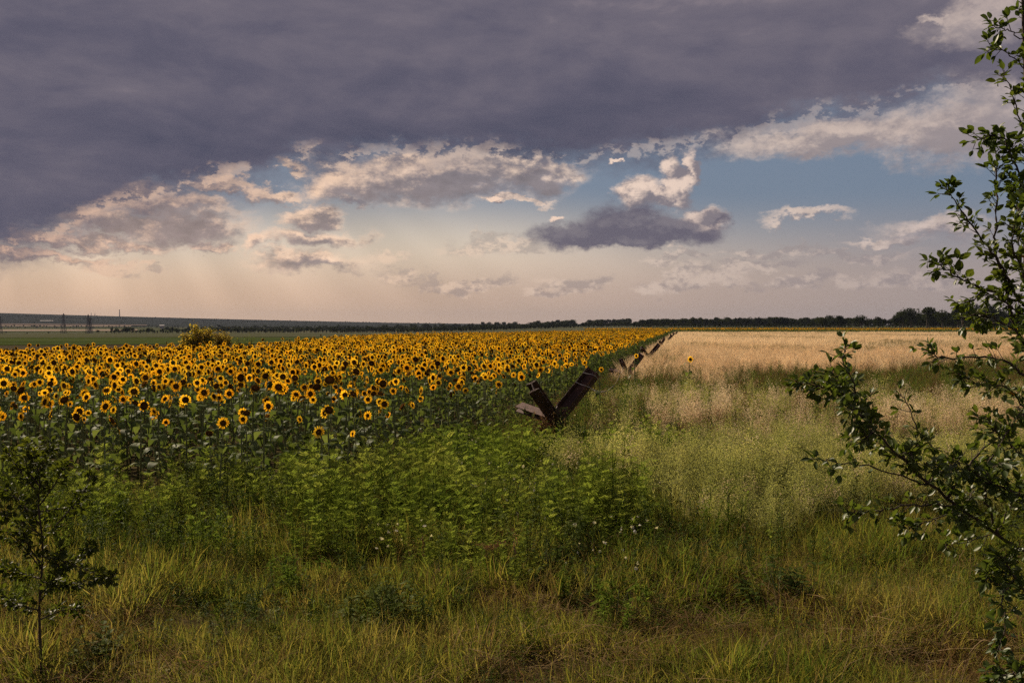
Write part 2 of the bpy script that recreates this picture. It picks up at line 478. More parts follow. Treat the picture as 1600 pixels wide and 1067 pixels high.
M['bush'] = foliage('bush', (0.20, 0.165, 0.03), (0.36, 0.27, 0.05), (0.50, 0.37, 0.12), trans=0.6, tcol=1.2, gloss=0.03, patch=1.5)
M['bush_g'] = foliage('bush_g', (0.10, 0.115, 0.02), (0.17, 0.165, 0.03), trans=0.45, tcol=1.2, gloss=0.03, patch=1.5)
M['rust'] = surface('rust', (0.022, 0.011, 0.009), (0.055, 0.026, 0.019), 4, 0.7, 0.25, 0.45, c3=(0.15, 0.068, 0.04))
M['rust_l'] = surface('rust_l', (0.08, 0.040, 0.031), (0.16, 0.085, 0.063), 6, 0.7, 0.1, 0.3)  # lit copy of the rust: sunlight on the low beam put into its colour
M['wire'] = plain('wire', (0.34, 0.32, 0.31), 0.45)
M['steel'] = plain('steel', (0.10, 0.10, 0.11), 0.6)
M['render'] = plain('render', (0.24, 0.23, 0.23), 0.8)
M['roofing'] = plain('roofing', (0.28, 0.26, 0.26), 0.8)

# ------------------------------------------------------------------ ground, hills, distant fields
def ground():
    rr = np.concatenate([[0], np.geomspace(1.2, 9200, 120)])
    na = 360
    th = np.linspace(0, 2 * np.pi, na, endpoint=False)
    v = [(0, 0, float(ground_z(0.01, 0.01)))]
    Rg, Tg = np.meshgrid(rr[1:], th, indexing='ij')
    xx, yy = Rg * np.sin(Tg), Rg * np.cos(Tg)
    zz = ground_z(xx, yy)
    v += np.stack([xx, yy, zz], -1).reshape(-1, 3).tolist()
    f = [(0, 1 + (k + 1) % na, 1 + k) for k in range(na)]
    for i in range(len(rr) - 2):
        a, b = 1 + i * na, 1 + (i + 1) * na
        f += [(a + k, a + (k + 1) % na, b + (k + 1) % na, b + k) for k in range(na)]
    m, nt = newmat('ground_mat')
    pos = nt.nodes.new('ShaderNodeNewGeometry').outputs['Position']
    r = X(nt, vmath(nt, 'LENGTH', pos))
    n1 = noise(nt, pos, 1.3, 7.0, 0.65)
    near = ramp(nt, n1[0], [(0.3, (0.028, 0.021, 0.011)), (0.5, (0.055, 0.045, 0.022)), (0.72, (0.085, 0.07, 0.035))])
    n2 = noise(nt, vmath(nt, 'MULTIPLY', pos, (0.0016, 0.004, 0.0)), 1.0, 4.0, 0.6)
    n3 = noise(nt, vmath(nt, 'MULTIPLY', pos, (0.012, 0.02, 0.02)), 1.0, 5.0, 0.6)
    far = ramp(nt, n2[0] * 0.8 + n3[0] * 0.25 - 0.03, [(0.36, (0.035, 0.045, 0.022)), (0.47, (0.052, 0.066, 0.026)), (0.55, (0.075, 0.072, 0.04)), (0.66, (0.13, 0.11, 0.075))])
    wood = ramp(nt, n3[0] * 0.6 + n2[1] * 0.5 - 0.05, [(0.42, (0.018, 0.022, 0.020)), (0.54, (0.026, 0.031, 0.027)), (0.68, (0.048, 0.048, 0.042))])
    far = mix(nt, r.sm(2900, 3600), far, wood)
    col = mix(nt, r.sm(60, 120), near, far)
    b = nt.nodes.new('ShaderNodeBsdfDiffuse'); nt.links.new(col, b.inputs[0])
    bn = nt.nodes.new('ShaderNodeBump'); bn.inputs['Strength'].default_value = 0.7; bn.inputs['Distance'].default_value = 0.05
    nt.links.new(noise(nt, pos, 6.0, 4.0, 0.6)[0].s, bn.inputs['Height']); nt.links.new(bn.outputs[0], b.inputs['Normal'])
    outp(nt, b.outputs[0])
    mb = MB(); mb.add(v, f)
    o = mb.build('ground', m, smooth=True)
    tag(o, 'brown earth sheet under the meadow and valley', None, None, 'structure')


def field_mat(name, c1, c2, c3, sx_, sy_):
    m, nt = newmat(name)
    pos = nt.nodes.new('ShaderNodeNewGeometry').outputs['Position']
    n = noise(nt, vmath(nt, 'MULTIPLY', pos, (sx_, sy_, 0)), 1.0, 6.0, 0.62)
    col = ramp(nt, n[0], [(0.34, c1), (0.5, c2), (0.66, c3)])
    b = nt.nodes.new('ShaderNodeBsdfDiffuse'); nt.links.new(col, b.inputs[0])
    outp(nt, b.outputs[0])
    return m


def band(name, px0, px1, y_far, y_near, mat, lift, label, wob=0.04):
    """a strip of cropland lying on the valley floor between two ranges"""
    pxm = 0.5 * (min(max(px0, 0), 1600) + min(max(px1, 0), 1600))
    r0, r1 = range_at(pxm, y_near), range_at(pxm, y_far)
    t0, t1 = math.atan((px0 - 800) / F), math.atan((px1 - 800) / F)
    na, nr = 80, 10
    th = np.linspace(t0, t1, na); v = []; f = []
    w0 = np.random.default_rng(int(r0)).normal(0, 1, 8)
    for i in range(nr):
        k = i / (nr - 1)
        for j, t in enumerate(th):
            s = 1 + wob * sum(w0[q] * math.sin((q + 1) * t * 5 + q) / (q + 1) for q in range(4)) * (0.6 if i in (0, nr - 1) else 0.3)
            r = (r0 * (r1 / r0) ** k) * s
            x, y = r * math.sin(t), r * math.cos(t)
            v.append((x, y, float(ground_z(x, y)) + lift))
    for i in range(nr - 1):
        for j in range(na - 1):
            a = i * na + j
            f.append((a, a + 1, a + na + 1, a + na))
    mb = MB(); mb.add(v, f)
    o = mb.build(name, mat)
    tag(o, label, None, None, 'structure')


ground()
F_GREEN = field_mat('crop_green', (0.036, 0.050, 0.018), (0.048, 0.064, 0.022), (0.062, 0.078, 0.030), 0.02, 0.05)
F_GREY = field_mat('crop_greygreen', (0.055, 0.062, 0.036), (0.072, 0.076, 0.046), (0.09, 0.088, 0.06), 0.008, 0.02)
F_SOIL = field_mat('ploughed', (0.035, 0.026, 0.02), (0.055, 0.042, 0.032), (0.07, 0.07, 0.034), 0.05, 0.35)
F_PALE = field_mat('stubble', (0.20, 0.16, 0.125), (0.25, 0.20, 0.155), (0.29, 0.235, 0.18), 0.004, 0.02)
F_BROWN = field_mat('brown_strip', (0.12, 0.09, 0.08), (0.15, 0.115, 0.095), (0.19, 0.15, 0.12), 0.004, 0.02)
band('ploughed_field', -500, 760, 536.0, 556.0, F_SOIL, 0.05, 'dark ploughed strip just beyond the sunflower field')
band('green_field', -500, 1000, 526.5, 537.0, F_GREEN, 0.10, 'bright green crop beyond the ploughed strip')
band('grey_field', -500, 1010, 518.4, 527.0, F_GREY, 0.15, 'grey green crop in front of the pale stubble', 0.02)
band('stubble_field', -500, 215, 514.9, 517.9, F_PALE, 0.8, 'pale stubble strip below the pylons', 0.004)
band('brown_field', -500, 230, 507.3, 508.6, F_BROWN, 2.0, 'thin brown field under the blue hill', 0.003)
band('upper_stubble_field', -500, 205, 509.2, 510.6, F_PALE, 1.6, 'upper pale stubble strip under the blue hill', 0.003)

# ------------------------------------------------------------------ scatter: one mass of plants as geometry-node instances
def scatter(name, protos, pts, rot, scl, idx, label):
    me = bpy.data.meshes.new(name)
    pts = np.asarray(pts, np.float32)
    me.vertices.add(len(pts)); me.vertices.foreach_set('co', pts.ravel())
    for nm, ty, arr, key in (('rot', 'FLOAT_VECTOR', rot, 'vector'), ('scl', 'FLOAT_VECTOR', scl, 'vector'), ('idx', 'INT', idx, 'value')):
        a = me.attributes.new(nm, ty, 'POINT')
        a.data.foreach_set(key, np.asarray(arr, np.int32 if ty == 'INT' else np.float32).ravel())
    o = bpy.data.objects.new(name, me); C.objects.link(o)
    col = bpy.data.collections.new(name + '_kinds')
    for i, p in enumerate(protos):
        p.name = '%s_%02d' % (name, i); col.objects.link(p)
    ng = bpy.data.node_groups.new(name, 'GeometryNodeTree')
    ng.interface.new_socket('Geometry', in_out='INPUT', socket_type='NodeSocketGeometry')
    ng.interface.new_socket('Geometry', in_out='OUTPUT', socket_type='NodeSocketGeometry')
    gi = ng.nodes.new('NodeGroupInput'); go = ng.nodes.new('NodeGroupOutput')
    iop = ng.nodes.new('GeometryNodeInstanceOnPoints')
    ci = ng.nodes.new('GeometryNodeCollectionInfo')
    ci.inputs['Collection'].default_value = col
    ci.inputs['Separate Children'].default_value = True
    ci.inputs['Reset Children'].default_value = True
    def attr(nm, ty):
        n = ng.nodes.new('GeometryNodeInputNamedAttribute'); n.data_type = ty; n.inputs['Name'].default_value = nm
        return n.outputs['Attribute']
    er = ng.nodes.new('FunctionNodeEulerToRotation')
    L = ng.links.new
    L(attr('rot', 'FLOAT_VECTOR'), er.inputs[0]); L(er.outputs[0], iop.inputs['Rotation'])
    L(attr('scl', 'FLOAT_VECTOR'), iop.inputs['Scale'])
    L(attr('idx', 'INT'), iop.inputs['Instance Index'])
    iop.inputs['Pick Instance'].default_value = True
    L(gi.outputs[0], iop.inputs['Points']); L(ci.outputs[0], iop.inputs['Instance']); L(iop.outputs[0], go.inputs[0])
    md = o.modifiers.new('plants', 'NODES'); md.node_group = ng
    tag(o, label, None, None, 'stuff')
    return o


def spread(n, x0, x1, y0, y1, keep):
    """random points (x, y) in a frustum-shaped strip of ground; x0 and x1 are functions of y"""
    u = rng.random(n); y = y0 + (y1 - y0) * rng.random(n)
    x = x0(y) + (x1(y) - x0(y)) * u
    k = keep(x, y)
    return x[k], y[k]


def fr_l(y): return -0.514 * y - 1.5 - 0.02 * y
def fr_r(y): return 0.514 * y + 1.5 + 0.02 * y
def area(y0, y1, a=fr_l, b=fr_r):
    yy = np.linspace(y0, y1, 50); return float(np.mean(b(yy) - a(yy)) * (y1 - y0))


def vnoise(x, y, s, seed=0):
    """smooth value noise, 0..1"""
    r = np.random.default_rng(seed + 100); T = r.random((64, 64))
    X_, Y_ = x / s, y / s
    i, j = np.floor(X_).astype(int), np.floor(Y_).astype(int)
    fx, fy = X_ - i, Y_ - j
    fx, fy = fx * fx * (3 - 2 * fx), fy * fy * (3 - 2 * fy)
    g = lambda a, b: T[a % 64, b % 64]
    return (g(i, j) * (1 - fx) + g(i + 1, j) * fx) * (1 - fy) + (g(i, j + 1) * (1 - fx) + g(i + 1, j + 1) * fx) * fy


def place(x, y, smin, smax, tilt=0.12, nidx=1, zs=None, sink=0.01):
    n = len(x)
    z = ground_z(x, y) - sink
    rot = np.stack([rng.normal(0, tilt, n), rng.normal(0, tilt, n), rng.uniform(0, 6.283, n)], -1)
    s = rng.uniform(smin, smax, n)
    sc = np.stack([s, s, s * (1 if zs is None else zs)], -1)
    return np.stack([x, y, z], -1), rot, sc, rng.integers(0, nidx, n)


# ------------------------------------------------------------------ plant shapes
def blade(mb, base, az, h, w, bend, m=0, seg=3, twist=0.0, lean=0.1):
    """a tapering curved grass blade"""
    d = np.array([math.cos(az), math.sin(az)]); sd_ = np.array([-math.sin(az + twist), math.cos(az + twist)])
    v = []; f = []
    for i in range(seg + 1):
        t = i / seg
        out = (lean * t + bend * t * t) * h
        z = h * (t - 0.35 * bend * t * t * t)
        c = (base[0] + d[0] * out, base[1] + d[1] * out, base[2] + z)
        ww = w * (1 - t) ** 0.6 * 0.5
        if i < seg:
            v += [(c[0] - sd_[0] * ww, c[1] - sd_[1] * ww, c[2]), (c[0] + sd_[0] * ww, c[1] + sd_[1] * ww, c[2])]
        else: v.append(c)
    for i in range(seg - 1): f.append((2 * i, 2 * i + 1, 2 * i + 3, 2 * i + 2))
    f.append((2 * seg - 2, 2 * seg - 1, 2 * seg))
    mb.add(v, f, m)
    return v[-1]


def leaf_card(mb, base, dirv, up, L, W, m=0, fold=0.25, droop=0.3, shape='ovate'):
    """a folded, drooping leaf: two rows of faces each side of the midrib"""
    d = Vector(dirv).normalized(); u = Vector(up)
    s = d.cross(u)
    if s.length < 1e-3: s = d.cross(Vector((1, 0, 0)))
    s.normalize(); u = s.cross(d).normalized()
    prof = {'ovate': [(0, 0.0), (0.22, 0.8), (0.5, 1.0), (0.78, 0.6), (1, 0)],
            'heart': [(0.0, 0.0), (-0.02, 0.7), (0.3, 1.0), (0.65, 0.62), (1, 0)],
            'lance': [(0, 0), (0.3, 0.9), (0.6, 0.8), (1, 0)]}[shape]
    v = []; f = []
    b = Vector(base)
    for t, w in prof:
        c = b + d * (L * t) - u * (droop * L * t * t)
        ww = W * 0.5 * w
        v += [tuple(c - s * ww + u * (fold * ww)), tuple(c), tuple(c + s * ww + u * (fold * ww))]
    for i in range(len(prof) - 1):
        a = i * 3
        f += [(a, a + 1, a + 4, a + 3), (a + 1, a + 2, a + 5, a + 4)]
    mb.add(v, f, m)


def tuft(n, h, w, rad, bend, mats, seedheads=0, seg=3, mi=None):
    mb = MB()
    for k in range(n):
        a = random.uniform(0, 6.283); r = rad * math.sqrt(random.random())
        b = (math.cos(a) * r, math.sin(a) * r, 0)
        hh = h * random.uniform(0.45, 1.1)
        m = random.choice(mi) if mi else 0
        blade(mb, b, a + random.uniform(-0.9, 0.9), hh, w * random.uniform(0.6, 1.2), bend * random.uniform(0.1, 1.4), m, seg, random.uniform(-1, 1), random.uniform(0, 0.3))
    return mb


def spikelet(mb, p, d, L, w, m):
    d = Vector(d).normalized(); s = d.cross(Vector((random.uniform(-1, 1), random.uniform(-1, 1), 0.3))).normalized()
    p = Vector(p); q = p + d * L
    c = p + d * (L * 0.4)
    t = s.cross(d) * w * 0.5
    mb.add([tuple(p), tuple(c + s * w * 0.5), tuple(q), tuple(c - s * w * 0.5), tuple(c + t)], [(0, 1, 4), (1, 2, 4), (2, 3, 4), (3, 0, 4)], m)


def oat(n, h, mats_i, spikes=26, sw=0.009, leafy=True, pan=0.36):
    """stalks with open, nodding panicles"""
    mb = MB()
    for k in range(n):
        a = random.uniform(0, 6.283); r = 0.12 * math.sqrt(random.random())
        hh = h * random.uniform(0.65, 1.08); la = random.uniform(0, 6.283); lean = random.uniform(0.02, 0.25)
        b = Vector((math.cos(a) * r, math.sin(a) * r, 0))
        def P(t): return b + Vector((math.cos(la) * lean * t * t * hh, math.sin(la) * lean * t * t * hh, hh * t))
        blade(mb, tuple(b), la, hh * 0.98, 0.0045, lean, mats_i[0], 4, 0.5, 0.0)
        for q in range(spikes):
            t = 1 - pan * random.random() ** 0.8
            p = P(t); az = random.uniform(0, 6.283); rr = random.uniform(0.015, 0.075) * (0.4 + (1 - t) / pan)
            e = p + Vector((math.cos(az) * rr, math.sin(az) * rr, random.uniform(-0.02, 0.05)))
            spikelet(mb, e, (math.cos(az) * 0.5, math.sin(az) * 0.5, random.uniform(-1.2, 0.3)), random.uniform(0.016, 0.028), sw, mats_i[1])
        if leafy:
            for q in range(3):
                t = random.uniform(0.1, 0.6); p = P(t)
                blade(mb, tuple(p), random.uniform(0, 6.28), random.uniform(0.15, 0.3), 0.008, 1.2, mats_i[2], 3, 0.4, 0.5)
    return mb


def feather_weed(h, m=0, nb=16):
    """upright weed with finely cut, feathery leaves"""
    mb = MB()
    mb.tube([(0, 0, 0), (random.uniform(-.03, .03), random.uniform(-.03, .03), h * 0.5), (random.uniform(-.06, .06), random.uniform(-.06, .06), h)], [0.006, 0.005, 0.002], 4, m)
    for k in range(nb):
        t = 0.12 + 0.88 * (k + random.random()) / nb; az = k * 2.4 + random.uniform(-.4, .4)
        L = h * 0.34 * (1.15 - t * 0.75) * random.uniform(0.8, 1.2)
        b = Vector((0, 0, h * t)); d = Vector((math.cos(az), math.sin(az), 0.55 + 0.5 * t)).normalized()
        s = d.cross(Vector((0, 0, 1))).normalized()
        nl = 6
        for q in range(nl):
            u = (q + 0.6) / nl; c = b + d * (L * u) - Vector((0, 0, 0.35 * L * u * u))
            ll = L * 0.42 * (1 - 0.55 * u)
            for sg in (-1, 1):
                dd = (s * sg * 0.85 + d * 0.6 + Vector((0, 0, random.uniform(-0.1, 0.25)))).normalized()
                e = c + dd * ll; w = d * (ll * 0.15)
                mid_ = c + dd * ll * 0.5
                mb.add([tuple(c), tuple(mid_ + w), tuple(e), tuple(mid_ - w)], [(0, 1, 2), (0, 2, 3)], m)
    return mb


def broad_weed(h, m=0, n=22, L=0.075, W=0.05, stems=4, shape='ovate', fold=0.25):
    mb = MB()
    for s_ in range(stems):
        az = random.uniform(0, 6.283); lean = random.uniform(0.1, 0.5); hh = h * random.uniform(0.6, 1.05)
        tip = Vector((math.cos(az) * lean * hh, math.sin(az) * lean * hh, hh))
        mb.tube([(0, 0, 0), tuple(tip * 0.5 + Vector((0, 0, 0.06 * hh))), tuple(tip)], [0.005, 0.004, 0.002], 4, m)
        for k in range(n // stems + 1):
            t = random.uniform(0.15, 1.0); b = tip * t; a = random.uniform(0, 6.283)
            q = random.uniform(0.6, 1.15)
            d = Vector((math.cos(a), math.sin(a), random.uniform(-0.1, 0.6)))
            leaf_card(mb, b + d * 0.02, d, (0, 0, 1), L * q, W * q, m, fold, random.uniform(0.1, 0.5), shape)
    return mb


def tall_weed(h, m=0, n=46, L=0.085, W=0.022, side=5):
    """tall leafy weed: a straight stem, short side shoots, narrow leaves"""
    mb = MB()
    lx, ly = random.uniform(-.12, .12) * h, random.uniform(-.12, .12) * h
    def P(t): return Vector((lx * t * t, ly * t * t, h * t))
    mb.tube([tuple(P(t)) for t in (0, 0.35, 0.7, 1.0)], [0.006, 0.005, 0.004, 0.0015], 4, m)
    shoots = [(P, 1.0)]
    for k in range(side):
        t0 = random.uniform(0.25, 0.8); a = random.uniform(0, 6.283); ll = h * random.uniform(0.15, 0.34) * (1.1 - t0 * 0.6); b = P(t0)
        e = b + Vector((math.cos(a) * ll * 0.6, math.sin(a) * ll * 0.6, ll * 0.8)); mb.tube([tuple(b), tuple(e)], [0.003, 0.001], 3, m)
        shoots.append(((lambda t, b=b, e=e: b.lerp(e, t)), 0.4))
    for k in range(n):
        f, w = shoots[0] if random.random() < 0.55 else random.choice(shoots)
        t = random.uniform(0.12, 1.0); p = f(t); a = random.uniform(0, 6.283); q = random.uniform(0.55, 1.15) * (1.15 - 0.5 * t)
        leaf_card(mb, p, (math.cos(a), math.sin(a), random.uniform(-0.1, 0.9)), (0, 0, 1), L * q, W * q, m, 0.3, random.uniform(0.1, 0.7), 'lance')
    return mb

# ------------------------------------------------------------------ distant woods
def far_tree_mesh(seed, leafs=900, h=10.0, w=4.2, tr=0.22):
    """crown of many leaf clumps over a forked trunk; returns crown, trunk"""
    r = random.Random(seed)
    lobes = []
    for k in range(9):
        a = r.uniform(0, 6.283); q = r.random() ** 0.5
        zc = r.uniform(0.32, 0.86)
        lobes.append((math.cos(a) * q * w * 0.62 * (1.15 - zc * 0.6), math.sin(a) * q * w * 0.62 * (1.15 - zc * 0.6), h * zc, w * r.uniform(0.32, 0.52)))
    lobes.append((0, 0, h * 0.8, w * 0.4))
    mb = MB()
    for k in range(leafs):
        lx, ly, lz, lr = lobes[k % len(lobes)]
        d = Vector((r.gauss(0, 1), r.gauss(0, 1), r.gauss(0, 0.85))).normalized() * (lr * (0.55 + 0.5 * r.random()))
        c = Vector((lx, ly, lz)) + d
        if c.z < h * 0.07: continue
        s = r.uniform(0.018, 0.042) * h
        a = Vector((r.gauss(0, 1), r.gauss(0, 1), r.gauss(0, 1))).normalized()
        b = a.cross(Vector((r.gauss(0, 1), r.gauss(0, 1), r.gauss(0, 1)))).normalized()
        mb.add([tuple(c - a * s), tuple(c + b * s * 0.7), tuple(c + a * s), tuple(c - b * s * 0.7)], [(0, 1, 2), (0, 2, 3)])
    tb = MB()
    tb.tube([(0, 0, -0.3), (r.uniform(-.1, .1), 0, h * 0.25), (r.uniform(-.3, .3), r.uniform(-.3, .3), h * 0.75)], [tr, tr * 0.75, tr * 0.25], 6)
    for k in range(4):
        lx, ly, lz, lr = lobes[k]
        tb.tube([(0, 0, h * 0.22), (lx * 0.5, ly * 0.5, lz * 0.72), (lx, ly, lz)], [tr * 0.5, tr * 0.3, tr * 0.1], 5)
    return mb, tb


tree_kinds = [far_tree_mesh(s, 1100, 10, random.Random(s).uniform(3.6, 5.0)) for s in range(5)]
tree_joined = []
for i, (cm, tm) in enumerate(tree_kinds):
    j = MB(); j.merge(cm); n0 = len(j.f); j.merge(tm); j.m = [0] * n0 + [1] * (len(j.f) - n0)
    tree_joined.append(j.mesh('wood_tree_%d' % i, [M['fartree'], M['bark']]))


def wood(name, rows, label):
    P, Rr, S, I = [], [], [], []
    for px0, px1, rng0, rng1, step, h0, h1 in rows:
        px = px0
        while px < px1:
            r = random.uniform(rng0, rng1); t = math.atan((px - 800) / F)
            x, y = r * math.sin(t), r * math.cos(t)
            h = random.uniform(h0, h1) / 10 * (0.72 + 0.45 * float(vnoise(np.array([px]), np.array([r]), 45.0, 5)[0]))
            P.append((x, y, float(ground_z(x, y)) - 0.2)); Rr.append((0, 0, random.uniform(0, 6.28)))
            wx = random.uniform(0.95, 1.5); S.append((h * wx, h * wx, h)); I.append(random.randrange(5))
            px += step * random.uniform(0.5, 1.5)
    return scatter(name, [bpy.data.objects.new('k', me) for me in tree_joined], P, Rr, S, I, label)


wood('windbreak_wood', [(1000, 1320, 1150, 1250, 2.2, 9, 11.5), (1000, 1320, 1200, 1300, 2.2, 9, 11.5), (990, 1700, 900, 1000, 5.0, 3.0, 5.0),
                        (1270, 1760, 900, 1000, 3.2, 8, 11), (1405, 1760, 820, 900, 3.5, 11, 15)],
     'long dark windbreak wood along the horizon behind the tan field')
wood('valley_wood', [(175, 1010, 1150, 1320, 4.6, 4.5, 8.5), (260, 1010, 1450, 1700, 3.0, 6, 10), (330, 1010, 2000, 2600, 3.0, 7, 12), (835, 900, 1700, 1800, 2.5, 14, 17),
                     (920, 985, 1700, 1800, 3, 13, 15), (600, 850, 1900, 2100, 7, 10, 15), (-200, 1000, 2900, 3300, 5.5, 5, 9), (-200, 700, 4600, 5200, 2.2, 5, 9)],
     'dark belts of trees across the valley floor')

# single trees that stand out of the wood on the right
spec = [(1284, 498, 'low round tree at the near end of the dark row on the horizon'),
        (1312, 495, 'slightly taller round tree second along the row on the horizon'),
        (1346, 494, 'broad flat-topped tree third along the row on the horizon'),
        (1372, 497, 'small tree in a dip of the row on the horizon'),
        (1398, 495, 'medium tree just before the tall clump on the horizon'),
        (1424, 485, 'tall tree that begins the high clump on the horizon'),
        (1448, 483, 'tall broad tree in the middle of the high clump on the horizon'),
        (1472, 487, 'tall tree beyond the dip in the high clump on the horizon'),
        (1497, 483, 'tall tree behind the tip of the lowest leafy branch'),
        (1522, 479, 'tallest dark tree behind the foreground leaves on the horizon'),
        (1550, 480, 'tall dark tree mostly hidden behind the foreground leaves')]
cmesh = [cm.mesh('crown', M['fartree']) for cm, tm in tree_kinds]
tmesh = [tm.mesh('trunk', M['bark']) for cm, tm in tree_kinds]
for i, (px, py, lab) in enumerate(spec):
    r = 780 + 12 * (i % 3); t = math.atan((px - 800) / F); x, y = r * math.sin(t), r * math.cos(t)
    h = (CAM_H + (HOR - py) / F * y) * 1.16
    o = empty('deciduous_tree', (x, y, 0), random.uniform(0, 6.28)); o.scale = (h / 10 * 1.3, h / 10 * 1.3, h / 10)
    c = bpy.data.objects.new('crown', cmesh[i % 5]); C.objects.link(c); c.parent = o
    c = bpy.data.objects.new('trunk', tmesh[i % 5]); C.objects.link(c); c.parent = o
    tag(o, lab, 'tree', 'trees standing out of the wood on the horizon')
t = math.atan((1513 - 800) / F); o = empty('round_bush', (640 * math.sin(t), 640 * math.cos(t), 0), 1.0); o.scale = (0.62, 0.62, 0.44)
for nm, me in (('crown', cmesh[2]), ('trunk', tmesh[2])):
    c = bpy.data.objects.new(nm, me); C.objects.link(c); c.parent = o
tag(o, 'rounded bush in front of the tall clump on the horizon', 'bush')
# lone bushes on the valley floor, left
for px, py, w, lab in ((9, 521, 0.9, 'dark bush at the far left of the grey crop'), (42, 522, 0.6, 'small dark bush left of the first full pylon'),
                       (76, 521.5, 0.8, 'dark bush between the two full pylons'), (153, 521, 1.5, 'widest dark bush right of the twin pylons'),
                       (166, 520.5, 0.9, 'smaller dark bush at the edge of the tree belt')):
    r = range_at(px, py); t = math.atan((px - 800) / F); x, y = r * math.sin(t), r * math.cos(t)
    h = 3.4 * r / F * w
    o = empty('field_bush', (x, y, float(ground_z(x, y))), random.uniform(0, 6)); o.scale = (h / 10 * 2.0, h / 10 * 2.0, h / 10)
    c = bpy.data.objects.new('crown', cmesh[int(px) % 5]); C.objects.link(c); c.parent = o
    tag(o, lab, 'bush', 'lone bushes on the valley floor')


# ------------------------------------------------------------------ pylons, masts, sheds
def pylon(px, top, base, lab):
    r = 1400.0; t = math.atan((px - 800) / F); x, y = r * math.sin(t), r * math.cos(t)
    z = float(ground_z(x, y)); ztop = CAM_H + (HOR - top) / F * y
    H = ztop - z
    o = empty('lattice_pylon', (x, y, z), 0.9)
    tag(o, lab, 'pylon', 'lattice pylons crossing the valley')
    b = 0.11 * H
    for sx_ in (-1, 1):
        for sy in (-1, 1):
            mb = MB(); mb.tube([(sx_ * b, sy * b, 0), (sx_ * b * 0.35, sy * b * 0.35, H * 0.62), (sx_ * 0.25, sy * 0.25, H)], [0.26, 0.22, 0.14], 4)
            mb.build('leg', M['steel'], o)
    mb = MB()
    for k in range(9):
        z0, z1 = H * k / 10, H * (k + 1) / 10
        w0 = np.interp(z0, [0, H * 0.62, H], [b, b * 0.35, 0.25]); w1 = np.interp(z1, [0, H * 0.62, H], [b, b * 0.35, 0.25])
        for sg in (-1, 1):
            mb.tube([(-w0, sg * w0, z0), (w1, sg * w1, z1)], 0.1, 3); mb.tube([(w0, sg * w0, z0), (-w1, sg * w1, z1)], 0.1, 3)
            mb.tube([(sg * w0, -w0, z0), (sg * w1, w1, z1)], 0.1, 3); mb.tube([(sg * w0, w0, z0), (sg * w1, -w1, z1)], 0.1, 3)
    mb.build('bracing', M['steel'], o)
    for zf, L in ((0.62, 0.17), (0.76, 0.24), (0.90, 0.15)):
        mb = MB()
        for sg in (-1, 1):
            mb.tube([(0, 0, H * zf + 1.2), (sg * L * H, 0, H * zf)], [0.2, 0.1], 4); mb.tube([(0, 0, H * zf), (sg * L * H, 0, H * zf)], [0.2, 0.1], 4)
            mb.tube([(sg * L * H, 0, H * zf), (sg * L * H, 0, H * zf - 1.8)], 0.12, 4)
        mb.build('cross_arm', M['steel'], o)
    return o, H
pyl = [pylon(0, 493, 520, 'lattice pylon cut by the left edge of the picture'),
       pylon(99.5, 489.5, 520, 'lone dark lattice pylon in front of the pale stubble'),
       pylon(138, 491, 522, 'taller of the twin pylons standing close together'),
       pylon(141.5, 496, 522, 'shorter of the twin pylons standing close together')]
for a, b, lab in ((0, 1, 'power line strung from the edge pylon to the lone pylon'), (1, 2, 'power line strung from the lone pylon to the twin pylons')):
    (oa, Ha), (ob, Hb) = pyl[a], pyl[b]
    mb = MB()
    for L in (-0.22, 0.22):
        p = oa.location + Vector((math.cos(.9) * L * Ha, math.sin(.9) * L * Ha, Ha * 0.74)); q = ob.location + Vector((math.cos(.9) * L * Hb, math.sin(.9) * L * Hb, Hb * 0.74))
        mb.tube([tuple(p.lerp(q, k / 12) - Vector((0, 0, 3.0 * 4 * (k / 12) * (1 - k / 12)))) for k in range(13)], 0.05, 3)
    tag(mb.build('power_line', M['steel']), lab, 'cable', 'power lines across the valley')


def mast(px, top, R0, wid, lab, chimney=False):
    t = math.atan((px - 800) / F); x, y = R0 * math.sin(t), R0 * math.cos(t); z = float(ground_z(x, y))
    H = CAM_H + (HOR - top) / F * y - z
    o = empty('chimney_stack' if chimney else 'radio_mast', (x, y, z))
    mb = MB(); mb.tube([(0, 0, -2), (0, 0, H)], [wid, wid * 0.7], 8); mb.build('shaft', M['steel'], o)
    mb = MB(); mb.tube([(0, 0, H), (0, 0, H * 1.03)], [wid * 1.25, wid * 1.25], 8); mb.build('cap', M['steel'], o)
    if not chimney:
        for k in range(3):
            a = k * 2.09; mb = MB(); mb.tube([(0, 0, H * 0.8), (math.cos(a) * H * 0.35, math.sin(a) * H * 0.35, 0)], 0.3, 3); mb.build('guy_wire', M['steel'], o)
    tag(o, lab, 'chimney' if chimney else 'mast', 'masts on the far ridge')
mast(187, 484, 6300, 3.0, 'thick tall stack standing alone on the blue ridge', True)
mast(142.7, 489, 6300, 1.6, 'thin mast on the ridge directly behind the twin pylons')
mast(148.5, 489.5, 6300, 1.6, 'thin mast on the ridge right of the twin pylons')
mast(530.5, 503, 5000, 3.2, 'short thick mast on the ridge above the tree belt')
mast(546.5, 502.5, 5000, 2.0, 'short thin mast right of a thicker one above the tree belt')


